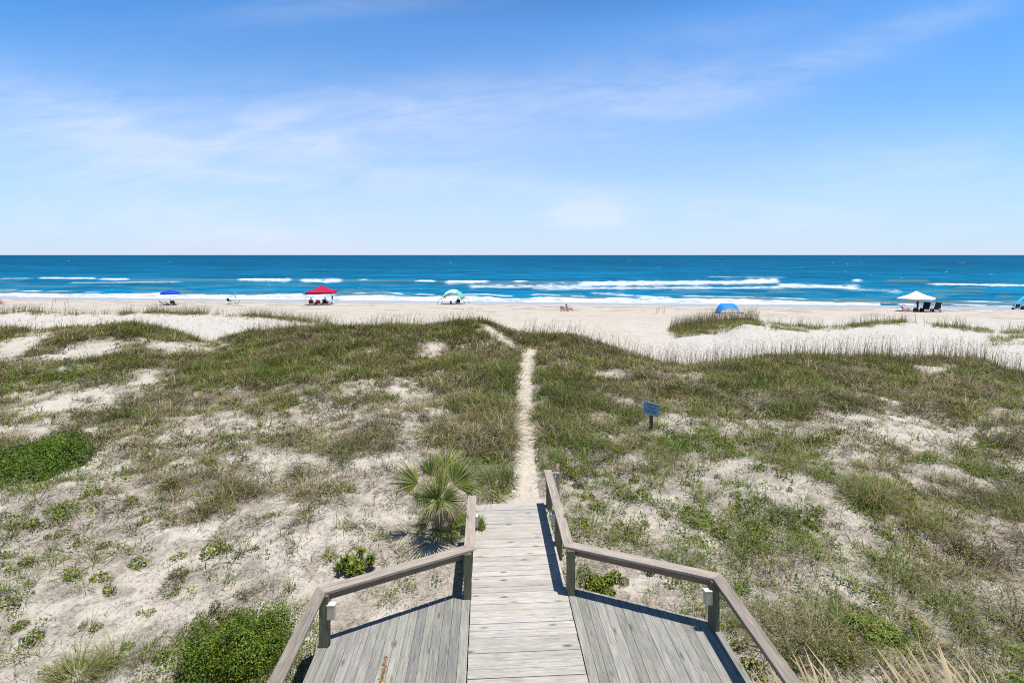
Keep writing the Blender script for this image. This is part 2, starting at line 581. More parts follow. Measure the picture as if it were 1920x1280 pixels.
# ------------------------------------------------------------------ materials
MATS = {}


def new_mat(name):
    m = bpy.data.materials.new(name)
    m.use_nodes = True
    return m, NT(m.node_tree)


def finish(nt, shader, m):
    o = nt.n('ShaderNodeOutputMaterial')
    nt.l(shader, o.inputs[0])
    return m


def principled(nt, color, rough=0.6, spec=0.3, bump=None, metal=0.0):
    p = nt.n('ShaderNodeBsdfPrincipled')
    if isinstance(color, tuple):
        p.inputs['Base Color'].default_value = (*color, 1)
    else:
        nt.l(color, p.inputs['Base Color'])
    if isinstance(rough, float):
        p.inputs['Roughness'].default_value = rough
    else:
        nt.l(rough, p.inputs['Roughness'])
    p.inputs['Specular IOR Level'].default_value = spec
    p.inputs['Metallic'].default_value = metal
    if bump is not None:
        nt.l(bump, p.inputs['Normal'])
    return p


def bump_node(nt, h, strength, dist):
    b = nt.n('ShaderNodeBump')
    b.inputs['Strength'].default_value = strength
    b.inputs['Distance'].default_value = dist
    nt.l(h, b.inputs['Height'])
    return b.outputs[0]


def simple(name, c, rough=0.6, spec=0.3, var=0.15, scale=6.0, metal=0.0, trans=0.0):
    """plain procedural material: colour with a little uneven wear"""
    if name in MATS: return MATS[name]
    m, t = new_mat(name)
    tc = t.n('ShaderNodeTexCoord')
    n = t.noise(tc.outputs['Object'], scale, 4)
    lo = tuple(x * (1 - var) for x in c); hi = tuple(min(x * (1 + var), 0.95) for x in c)
    col = t.ramp(n, [(0.3, lo), (0.7, hi)])
    p = principled(t, col, rough, spec, None, metal)
    out = p.outputs[0]
    if trans > 0:
        tr = t.n('ShaderNodeBsdfTranslucent')
        t.l(col, tr.inputs[0])
        mx = t.n('ShaderNodeMixShader'); mx.inputs[0].default_value = trans
        t.l(out, mx.inputs[1]); t.l(tr.outputs[0], mx.inputs[2]); out = mx.outputs[0]
    MATS[name] = finish(t, out, m)
    return m


def mat_sand():
    m, t = new_mat('sand')
    tc = t.n('ShaderNodeTexCoord'); P = tc.outputs['Object']
    att = t.n('ShaderNodeAttribute', attribute_name='litter')
    wet = t.n('ShaderNodeAttribute', attribute_name='wet')
    wra = t.n('ShaderNodeAttribute', attribute_name='wrack')
    wht = t.n('ShaderNodeAttribute', attribute_name='white')
    n1 = t.noise(P, 0.6, 5, 0.6); n2 = t.noise(P, 9.0, 5, 0.7); n3 = t.noise(P, 60.0, 3, 0.6)
    base = t.ramp(n1, [(0.3, (0.43, 0.385, 0.325)), (0.7, (0.52, 0.475, 0.41))])
    base = t.mix(wht.outputs['Fac'], base, (0.495, 0.465, 0.425))
    speck = t.ramp(n2, [(0.33, 0.66), (0.50, 1.0), (0.7, 1.06)])
    base = t.mix(1.0, base, speck, 'MULTIPLY')
    fine = t.ramp(n3, [(0.3, 0.88), (0.6, 1.0)])
    base = t.mix(1.0, base, fine, 'MULTIPLY')
    # dead plant litter on the sand between the tufts
    mp = t.n('ShaderNodeMapping'); mp.inputs['Scale'].default_value = (1.0, 2.2, 1.0)
    t.l(P, mp.inputs[0])
    ln = t.noise(mp.outputs[0], 14.0, 5, 0.75, 0.6)
    lf = t.math('MULTIPLY', att.outputs['Fac'], t.ramp(ln, [(0.34, 0.0), (0.52, 1.0)]))
    lcol = t.ramp(t.noise(P, 30, 3, 0.6), [(0.3, (0.050, 0.042, 0.030)), (0.7, (0.21, 0.18, 0.135))])
    base = t.mix(lf, base, lcol)
    base = t.mix(wra.outputs['Fac'], base, (0.17, 0.13, 0.085))
    base = t.mix(wet.outputs['Fac'], base, (0.32, 0.31, 0.315))
    rough = t.math('SUBTRACT', 0.95, t.math('MULTIPLY', wet.outputs['Fac'], 0.68))
    foot = t.n('ShaderNodeTexVoronoi'); foot.inputs['Scale'].default_value = 3.2
    t.l(P, foot.inputs['Vector'])
    dry = t.math('SUBTRACT', 1.0, wet.outputs['Fac'])
    h = t.math('ADD', t.math('MULTIPLY', t.noise(P, 5.0, 5, 0.65), 1.0), t.math('MULTIPLY', foot.outputs[0], 0.35))
    h = t.math('MULTIPLY', h, dry)
    b = bump_node(t, h, 0.75, 0.10)
    MATS['sand'] = finish(t, principled(t, base, rough, 0.25, b).outputs[0], m)


def mat_path():
    m, t = new_mat('path_sand')
    tc = t.n('ShaderNodeTexCoord'); P = tc.outputs['Object']
    n1 = t.noise(P, 1.5, 5, 0.6); n2 = t.noise(P, 16.0, 5, 0.7)
    base = t.ramp(n1, [(0.3, (0.49, 0.435, 0.36)), (0.7, (0.56, 0.505, 0.425))])
    base = t.mix(1.0, base, t.ramp(n2, [(0.33, 0.78), (0.55, 1.0)]), 'MULTIPLY')
    foot = t.n('ShaderNodeTexVoronoi'); foot.inputs['Scale'].default_value = 3.6
    t.l(P, foot.inputs['Vector'])
    h = t.math('ADD', t.noise(P, 7.0, 5, 0.65), t.math('MULTIPLY', foot.outputs[0], 0.8))
    MATS['path'] = finish(t, principled(t, base, 0.95, 0.2, bump_node(t, h, 0.9, 0.09)).outputs[0], m)


def mat_water():
    m, t = new_mat('sea_water')
    tc = t.n('ShaderNodeTexCoord'); P = tc.outputs['Object']
    foam = t.n('ShaderNodeAttribute', attribute_name='foam')
    shal = t.n('ShaderNodeAttribute', attribute_name='shallow')
    murk = t.n('ShaderNodeAttribute', attribute_name='murky')
    mp = t.n('ShaderNodeMapping'); mp.inputs['Scale'].default_value = (0.35, 1.0, 1.0)
    t.l(P, mp.inputs[0])
    nbig = t.noise(mp.outputs[0], 0.035, 5, 0.6, 0.3)
    nmid = t.noise(mp.outputs[0], 0.22, 5, 0.65, 0.3)
    nmid = t.math('ADD', t.math('MULTIPLY', nmid, 0.68), t.math('MULTIPLY', nbig, 0.32))
    deep = t.ramp(nmid, [(0.40, (0.0, 0.045, 0.118)), (0.60, (0.0, 0.094, 0.195))])
    lite = t.ramp(nmid, [(0.40, (0.0, 0.085, 0.18)), (0.60, (0.003, 0.19, 0.36))])
    c = t.mix(shal.outputs['Fac'], deep, lite)
    c = t.mix(t.math('MULTIPLY', murk.outputs['Fac'], 0.8), c, (0.14, 0.19, 0.13))
    h = t.math('ADD', t.math('MULTIPLY', nbig, 1.2), t.math('MULTIPLY', t.noise(mp.outputs[0], 0.9, 5, 0.65), 0.35))
    b = bump_node(t, h, 0.6, 1.0)
    df = t.n('ShaderNodeBsdfDiffuse'); t.l(c, df.inputs[0]); t.l(b, df.inputs[2])
    gl = t.n('ShaderNodeBsdfGlossy'); gl.inputs['Roughness'].default_value = 0.3; t.l(b, gl.inputs['Normal'])
    p = t.n('ShaderNodeMixShader'); p.inputs[0].default_value = 0.035
    t.l(df.outputs[0], p.inputs[1]); t.l(gl.outputs[0], p.inputs[2])
    d = principled(t, (0.74, 0.77, 0.79), 0.9, 0.1)
    fn = t.noise(mp.outputs[0], 1.3, 4, 0.7)
    ff = t.math('MULTIPLY', foam.outputs['Fac'], t.ramp(fn, [(0.36, 0.25), (0.54, 1.15)]), clamp=True)
    mx = t.n('ShaderNodeMixShader')
    t.l(ff, mx.inputs[0]); t.l(p.outputs[0], mx.inputs[1]); t.l(d.outputs[0], mx.inputs[2])
    MATS['water'] = finish(t, mx.outputs[0], m)


def mat_foliage(name, trans=0.25, rough=0.55):
    m, t = new_mat(name)
    att = t.n('ShaderNodeAttribute', attribute_name='tint')
    col = att.outputs['Vector']
    p = principled(t, col, rough, 0.25)
    tr = t.n('ShaderNodeBsdfTranslucent')
    t.l(t.mix(1.0, col, (1.0, 1.0, 0.6), 'MULTIPLY'), tr.inputs[0])
    mx = t.n('ShaderNodeMixShader'); mx.inputs[0].default_value = trans
    t.l(p.outputs[0], mx.inputs[1]); t.l(tr.outputs[0], mx.inputs[2])
    MATS[name] = finish(t, mx.outputs[0], m)


def mat_wood(name, c_lo, c_hi, stain=None):
    """weathered boards; grain runs along the first axis of the board's own coordinates"""
    m, t = new_mat(name)
    g = t.n('ShaderNodeAttribute', attribute_name='gco')
    tint = t.n('ShaderNodeAttribute', attribute_name='tint')
    mp = t.n('ShaderNodeMapping'); mp.inputs['Scale'].default_value = (0.9, 15.0, 15.0)
    t.l(g.outputs['Vector'], mp.inputs[0])
    n1 = t.noise(mp.outputs[0], 2.2, 6, 0.7, 0.8)
    mp2 = t.n('ShaderNodeMapping'); mp2.inputs['Scale'].default_value = (2.5, 60.0, 60.0)
    t.l(g.outputs['Vector'], mp2.inputs[0])
    n2 = t.noise(mp2.outputs[0], 2.0, 3, 0.6)
    nb = t.noise(g.outputs['Vector'], 1.6, 4, 0.6)
    col = t.ramp(n1, [(0.28, c_lo), (0.66, c_hi)])
    col = t.mix(1.0, col, tint.outputs['Vector'], 'MULTIPLY')
    col = t.mix(1.0, col, t.ramp(n2, [(0.30, 0.66), (0.48, 1.0)]), 'MULTIPLY')
    col = t.mix(1.0, col, t.ramp(nb, [(0.3, (0.84, 0.86, 0.84)), (0.7, (1.08, 1.04, 1.0))]), 'MULTIPLY')
    # knots
    mk = t.n('ShaderNodeMapping'); mk.inputs['Scale'].default_value = (1.6, 5.0, 5.0)
    t.l(g.outputs['Vector'], mk.inputs[0])
    vo = t.n('ShaderNodeTexVoronoi'); vo.inputs['Scale'].default_value = 1.0
    t.l(mk.outputs[0], vo.inputs['Vector'])
    col = t.mix(t.ramp(vo.outputs[0], [(0.06, 0.85), (0.17, 0.0)]), col, (0.10, 0.08, 0.06))
    # long splits and worn streaks
    mq = t.n('ShaderNodeMapping'); mq.inputs['Scale'].default_value = (0.5, 34.0, 34.0)
    t.l(g.outputs['Vector'], mq.inputs[0])
    sp = t.noise(mq.outputs[0], 1.4, 4, 0.7, 0.3)
    col = t.mix(t.ramp(sp, [(0.30, 0.6), (0.37, 0.0)]), col, (0.07, 0.06, 0.05))
    if stain:
        ns = t.noise(g.outputs['Vector'], 2.4, 5, 0.65)
        col = t.mix(t.ramp(ns, [(0.55, 0.0), (0.72, 0.55)]), col, stain)
    b = bump_node(t, t.math('ADD', n1, t.math('MULTIPLY', n2, 0.6)), 0.5, 0.006)
    MATS[name] = finish(t, principled(t, col, 0.85, 0.2, b).outputs[0], m)


mat_sand(); mat_path(); mat_water()
mat_foliage('grass', 0.28); mat_foliage('leaf', 0.25, 0.45); mat_foliage('dry', 0.2, 0.7); mat_foliage('palm', 0.22, 0.4)
mat_wood('deck_pale', (0.295, 0.28, 0.262), (0.525, 0.502, 0.475))
mat_wood('deck_grey', (0.165, 0.162, 0.150), (0.36, 0.355, 0.335))
mat_wood('cap_wood', (0.15, 0.125, 0.105), (0.31, 0.275, 0.24))
mat_wood('post_wood', (0.085, 0.085, 0.055), (0.20, 0.195, 0.135), stain=(0.06, 0.07, 0.03))
mat_wood('stake_wood', (0.09, 0.06, 0.04), (0.2, 0.15, 0.1))

# ------------------------------------------------------------------ ground sheet
def build_ground():
    ys = np.concatenate([np.linspace(-6, 4, 16)[:-1], np.linspace(4, 16, 170)[:-1], np.linspace(16, 34, 190)[:-1], np.linspace(34, 52, 130)[:-1], np.linspace(52, 112, 130)])
    s = np.linspace(-1, 1, 720)
    s = np.sign(s) * np.abs(s) ** 1.15
    G, Yg = np.meshgrid(s, ys)
    Xg = G * (np.maximum(Yg, 0) * 1.45 + 14)
    Z = height(Xg, Yg)
    cov, gr, px, py = veg_maps(Xg, Yg, Z)
    n = fbm(Xg / 0.7, Yg / 0.7, 77, 4, 0.6)
    far = sstep(14, 30, Yg)
    litter = np.clip(cov * 1.2 + (n - 0.5) * 1.7 - 0.06 + 0.10 * far, 0, 1) * (cov > 0.015)
    near_l = sstep(820, 940, py) * 0.62 * sstep(.40, .62, fbm(Xg / .45, Yg / .45, 79, 4, .62))
    under_d = cov <= 0.0
    litter = np.maximum(litter * (0.75 + 0.25 * far), near_l * np.where(under_d, 0.35, 1.0))
    d = shore_d(Xg, Yg)
    edge = d + (fbm(Xg / 9, Yg / 30, 63, 3) - 0.5) * 5
    wet = 1 - sstep(7.5, 11.5, edge)
    # wrack lines: stranded seaweed in thin broken streaks along the tide line
    wl = np.zeros_like(d)
    for dd in (24.0, 25.7, 30.5, 32.1):
        wl = np.maximum(wl, 0.22 * np.exp(-((d - dd - (fbm(Xg / 14, Xg * 0 + dd, 151, 3) - .5) * 2.5) / .22) ** 2) * sstep(.35, .6, fbm(Xg / 10, Yg / 10, 157, 3)))
    for (dd, wd, seed, th) in [(12.5, .4, 149, .54), (13.8, .5, 101, .52), (15.5, .45, 113, .54), (18.5, .5, 127, .53), (22, .45, 131, .57), (27, .35, 139, .60)]:
        wob = (fbm(Xg / 6, Yg / 6 * 0 + seed, seed, 4) - 0.5) * 3.2
        br = sstep(th - .04, th + .06, fbm(Xg / 2.6, Yg / 3.0, seed + 3, 4, 0.6))
        wl = np.maximum(wl, np.exp(-((d - dd - wob) / wd) ** 2) * br)
    wl = wl * (Yg > 52) * 0.95
    c1y = np.interp(px, _c1px, _c1Y)
    white = sstep(1.0, 3.5, Yg - c1y) * (1 - sstep(46, 54, Yg)) * np.interp(px, [520, 680, 1180, 1300], [1.0, 0.3, 0.3, 1.0])
    V = np.stack([Xg, Yg, Z], -1).reshape(-1, 3)
    r, c = Xg.shape
    idx = np.arange(r * c).reshape(r, c)
    Fq = np.stack([idx[:-1, :-1], idx[:-1, 1:], idx[1:, 1:], idx[1:, :-1]], -1).reshape(-1, 4)
    me = np_mesh('sandy_ground', V, Fq, {'litter': litter.ravel(), 'wet': wet.ravel(), 'wrack': wl.ravel(), 'white': white.ravel()})
    o = link_mesh('sandy_ground', me, MATS['sand'], None, True)
    tag(o, 'pale sandy dune ground running down to the flat beach', 'ground', kind='structure')


build_ground()


def build_path():
    ys = np.linspace(11.75, 31.6, 270)
    s = np.linspace(-1, 1, 21)
    V = []
    for y in ys:
        cx = np.interp(y, _pY, _pX); hw = np.interp(y, _pY, _pW)
        wl = 0.92 + 0.28 * (fbm(np.array([3.1]), np.array([y * 1.1]), 5, 3)[0] - .5) * 2
        wr = 0.92 + 0.28 * (fbm(np.array([8.1]), np.array([y * 1.1]), 9, 3)[0] - .5) * 2
        xs = cx + np.where(s < 0, s * hw * wl, s * hw * wr)
        zz = height(xs, np.full_like(xs, y)) + 0.012 * (1 - np.abs(s) ** 4) - 0.02 * (np.abs(s) > 0.97)
        V.append(np.stack([xs, np.full_like(xs, y), zz], -1))
    V = np.array(V)
    r, c = V.shape[:2]
    idx = np.arange(r * c).reshape(r, c)
    Fq = np.stack([idx[:-1, :-1], idx[:-1, 1:], idx[1:, 1:], idx[1:, :-1]], -1).reshape(-1, 4)
    o = link_mesh('sand_path', np_mesh('sand_path', V.reshape(-1, 3), Fq), MATS['path'], None, True)
    tag(o, 'narrow trodden sand path leading over the dunes to the beach', 'path', kind='structure')


build_path()


# ------------------------------------------------------------------ sea
def build_sea():
    pys = np.concatenate([[478.06, 478.18, 478.35, 478.6, 479, 479.5], np.arange(480, 520, 0.8), np.arange(520, 586, 0.4)])
    Hs = HC - SEA
    ys = Hs * F / (pys - HORIZ)
    s = np.linspace(-1.5, 1.5, 1300)
    T, Yg = np.meshgrid(s, ys)
    Xg = T * (Yg + 25)
    d = -shore_d(Xg, Yg)                  # metres seaward of the waterline
    px, py = project(Xg, Yg, SEA)
    PYg = np.broadcast_to(pys[:, None], Xg.shape)
    n1 = fbm(px / 40.0, PYg / 3.0, 201, 4, 0.6)
    n2 = fbm(px / 11.0, PYg / 1.6, 211, 4, 0.6)
    n5 = fbm(px / 22.0, PYg * 0 + 7.7, 225, 4, 0.6)
    n3 = fbm(px / 90.0, PYg * 0 + 2.2, 221, 4, 0.55)
    foam = np.zeros_like(Xg); bumpz = np.zeros_like(Xg); murky = np.zeros_like(Xg)

    def crest(x0, x1, y0, y1, th, p=1.0, soft=0.25, ragged=0.9, bz=0.25):
        nonlocal foam, bumpz
        k = np.clip((px - x0) / (x1 - x0), 0, 1)
        yc_ = y0 + (y1 - y0) * k + (n3 - 0.5) * 1.2
        ends = sstep(x0 - 6, x0 + 8, px) * (1 - sstep(x1 - 8, x1 + 6, px))
        v = (PYg - yc_ + (n2 - .5) * th * .9) / (th * (0.45 + 1.0 * n1) * (0.55 + 0.9 * n5))
        prof = np.exp(-np.abs(v) ** 3)
        f = prof * ends * np.clip(1 + ragged * (n2 - 0.55) * 2.2, 0, 1) * p
        foam = np.maximum(foam, f)
        bumpz = np.maximum(bumpz, bz * np.exp(-((PYg - yc_ + 0.5) / 2.2) ** 2) * ends)

    # outer line of breakers
    for a in [(75, 180, 522, 522.5, 1.6, .95), (185, 242, 524, 524.5, 1.9, 1), (448, 546, 525, 525, 3.2, 1), (564, 640, 526, 526, 3.0, 1),
              (674, 692, 525.5, 525.5, 2.0, 1), (780, 816, 527.5, 527.5, 1.8, 1), (836, 916, 529, 529, 2.6, 1), (962, 990, 529, 529, 1.7, .9),
              (1085, 1460, 532, 529, 3.6, 1.0), (1395, 1458, 528, 527, 3.8, 1.0), (1600, 1614, 526, 526, 1.6, .9)]:
        crest(*a)
    # white water spreading behind the breakers
    for a in [(130, 340, 531, 529, 1.2, .38), (880, 1110, 537, 536, 3.6, .62, .3, 1.2, 0), (1000, 1470, 541, 539, 2.6, .66, .3, 1.1, 0), (1460, 1610, 535, 539, 3.4, .72, .3, .9, 0),
              (1590, 1690, 541, 547, 2.6, .36, .3, 1.4, 0), (1740, 1930, 533, 536, 1.6, .85, .3, .6, .1), (1330, 1470, 519.5, 520.5, 0.9, .5, .3, 1.2, .1),
              (0, 60, 524, 523, 1.2, .3), (860, 940, 553, 552, 1.3, .3, .3, 1.2, 0), (1110, 1260, 548, 559, 2.2, .5, .3, 1.3, 0), (1200, 1250, 559, 559.5, 2, .8)]:
        crest(*a)
    # dark unbroken wave faces between the foaming parts
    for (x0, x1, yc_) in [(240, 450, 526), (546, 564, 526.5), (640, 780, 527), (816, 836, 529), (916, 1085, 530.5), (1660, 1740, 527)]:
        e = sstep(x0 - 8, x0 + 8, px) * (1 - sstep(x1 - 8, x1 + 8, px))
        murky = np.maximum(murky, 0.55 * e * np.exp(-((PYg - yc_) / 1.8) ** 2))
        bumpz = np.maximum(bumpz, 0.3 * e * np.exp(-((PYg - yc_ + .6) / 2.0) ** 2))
    # shore break: ragged white band along the waterline, giving way to greenish water on the right
    rag = (fbm(Xg / 7.0, Yg / 30.0, 231, 4, 0.6) - 0.5)
    wide = np.interp(px, [-400, 60, 300, 560, 900, 1300, 1640, 1720, 2400], [7.5, 8.5, 9.5, 11.5, 9.5, 8.5, 5.0, 3.2, 3.0]) * (1 + 1.1 * rag)
    band = (1 - sstep(wide - 0.9, wide + 0.9, d)) * sstep(-3.0, 0.2, d)
    holes = sstep(0.36, 0.50, fbm(Xg / 2.2, Yg / 1.6, 241, 4, 0.6))
    holes = np.where(px > 1650, sstep(0.55, 0.62, fbm(Xg / 4.0, Yg / 1.2, 241, 4, 0.6)), np.maximum(holes, 0.42))
    foam = np.maximum(foam, band * holes)
    foam = np.maximum(foam, 0.75 * np.exp(-((d - wide - 6) / 1.2) ** 2) * sstep(.58, .66, fbm(Xg / 6, Yg / 14, 251, 4, .6)))
    murky = np.maximum(murky, np.exp(-((d - wide - 2.0) / 3.0) ** 2) * np.interp(px, [0, 1200, 1500, 1900], [.55, .6, .85, 1.0]) * sstep(.35, .6, fbm(Xg / 14, Yg / 30, 261, 3) + 0.2 * (px > 1400)))
    murky = np.maximum(murky, 0.5 * sstep(.56, .70, fbm(px / 70., PYg / 2.2, 267, 3)) * sstep(522, 536, PYg))
    # white caps far out
    caps = sstep(0.86, 0.90, fbm(px / 5.0, PYg / 1.0, 271, 3, 0.5)) * sstep(.5, .62, fbm(px / 130., PYg / 9., 277, 3)) * (PYg > 488) * (PYg < 545) * 0.55
    foam = np.maximum(foam, caps)
    shallow = np.interp(PYg, [478, 495, 525, 560], [0.0, 0.18, 0.72, 1.0]) + 0.45 * (fbm(px / 220., PYg / 5., 281, 4) - 0.5) + 0.55 * (fbm(px / 90., PYg / 1.8, 283, 3) - 0.5) * sstep(482, 500, PYg)
    swell = 0.10 * np.sin(d / 5.0 + 3 * fbm(Xg / 30, Yg / 60, 291, 3)) * (1 - sstep(160, 320, Yg)) * sstep(4, 20, d)
    Z = SEA + bumpz + swell
    V = np.stack([Xg, Yg, Z], -1).reshape(-1, 3)
    r, c = Xg.shape
    idx = np.arange(r * c).reshape(r, c)
    Fq = np.stack([idx[:-1, :-1], idx[1:, :-1], idx[1:, 1:], idx[:-1, 1:]], -1).reshape(-1, 4)
    o = link_mesh('sea', np_mesh('sea', V, Fq, {'foam': np.clip(foam, 0, 1).ravel(), 'shallow': np.clip(shallow, 0, 1).ravel(), 'murky': np.clip(murky, 0, 1).ravel()}),
                  MATS['water'], None, True)
    tag(o, 'blue sea with lines of white breakers rolling onto the beach', 'sea', kind='structure')


build_sea()
# ------------------------------------------------------------------ plant geometry
class Plant:
    """collects leaf and blade triangles as numpy arrays"""
    def __init__(self):
        self.V, self.T, self.C, self.n = [], [], [], 0

    def _push(self, v, t, c):
        self.V.append(v); self.T.append(t + self.n); self.C.append(c); self.n += len(v)

    def blades(self, base, az, lean, h, wd, curve, col, two=True):
        N = len(base)
        if N == 0: return
        d = np.stack([np.cos(az), np.sin(az), np.zeros(N)], -1)
        s = np.stack([-np.sin(az), np.cos(az), np.zeros(N)], -1)
        up = np.array([0, 0, 1.0])

        def pt(t):
            ang = lean + curve * t
            ha = h * t * np.sin(ang); va = h * t * np.cos(ang)
            return base + d * ha[:, None] + up * va[:, None]
        hw = (wd * 0.5)[:, None]
        tip = pt(1.0)
        if two:
            m = pt(0.55)
            v = np.stack([base - s * hw, base + s * hw, m - s * hw * .8, m + s * hw * .8, tip], 1).reshape(-1, 3)
            k = np.arange(N)[:, None, None] * 5
            t = (np.array([[0, 1, 3], [0, 3, 2], [2, 3, 4]])[None] + k).reshape(-1, 3)
            c = np.repeat(col, 5, 0)
        else:
            v = np.stack([base - s * hw, base + s * hw, tip], 1).reshape(-1, 3)
            t = (np.array([[0, 1, 2]])[None] + np.arange(N)[:, None, None] * 3).reshape(-1, 3)
            c = np.repeat(col, 3, 0)
        self._push(v, t, c)

    def leaves(self, c, nrm, ln, wd, col):
        """pointed leaves, folded a little along the midrib; nrm = direction the leaf faces"""
        N = len(c)
        if N == 0: return
        nrm = nrm / np.maximum(np.linalg.norm(nrm, axis=1, keepdims=True), 1e-6)
        r = RNG.normal(size=(N, 3))
        a = np.cross(nrm, r); a /= np.maximum(np.linalg.norm(a, axis=1, keepdims=True), 1e-6)
        b = np.cross(nrm, a)
        L = (ln * .5)[:, None]; W = (wd * .5)[:, None]
        v = np.stack([c - a * L, c + b * W + nrm * W * .35, c - b * W + nrm * W * .35, c + a * L], 1).reshape(-1, 3)
        t = (np.array([[0, 1, 3], [0, 3, 2]])[None] + np.arange(N)[:, None, None] * 4).reshape(-1, 3)
        self._push(v, t, np.repeat(col, 4, 0))

    def build(self, name, mat, parent=None, origin=None):
        V = np.concatenate(self.V); T = np.concatenate(self.T); C = np.concatenate(self.C)
        if origin is not None:
            V = V - np.array(origin)[None]
        o = link_mesh(name, np_mesh(name, V, T, {'tint': C}), MATS[mat], parent)
        return o


def U(a, b, n):
    return RNG.uniform(a, b, n)


def jit(col, n, v=0.25):
    """n copies of a colour with lightness and hue varied leaf by leaf"""
    c = np.array(col)[None] * (1 + RNG.normal(0, v, (n, 1)))
    c = c * (1 + RNG.normal(0, 0.08, (n, 3)))
    return np.clip(c, 0.005, 0.9)


OLIVE = (0.225, 0.215, 0.054); DRYG = (0.47, 0.395, 0.22); GREYB = (0.185, 0.148, 0.100); GRASSG = (0.165, 0.245, 0.034)
HERB = (0.21, 0.26, 0.034); LIME = (0.31, 0.37, 0.05); BRIGHT = (0.085, 0.17, 0.010); BLUEG = (0.17, 0.215, 0.10)


def pick(cols, probs, n, v=0.25):
    k = RNG.choice(len(cols), n, p=np.array(probs) / sum(probs))
    return jit((1, 1, 1), n, v) * np.array(cols)[k]


def scatter(n, y0, y1, tmax=1.28):
    """random points over the seen ground, uniform per square metre"""
    y = np.sqrt(U(y0 * y0, y1 * y1, n)); x = U(-1, 1, n) * (1.13 * y + 2.6)
    return x, y


def expand(x, y, k, r):
    """k blades round every tuft centre"""
    n = len(x); tot = n * k
    rr = np.repeat(r, k) * np.sqrt(U(0, 1, tot)); th = U(0, 2 * np.pi, tot)
    X = np.repeat(x, k) + rr * np.cos(th); Y = np.repeat(y, k) + rr * np.sin(th)
    return X, Y, th, rr


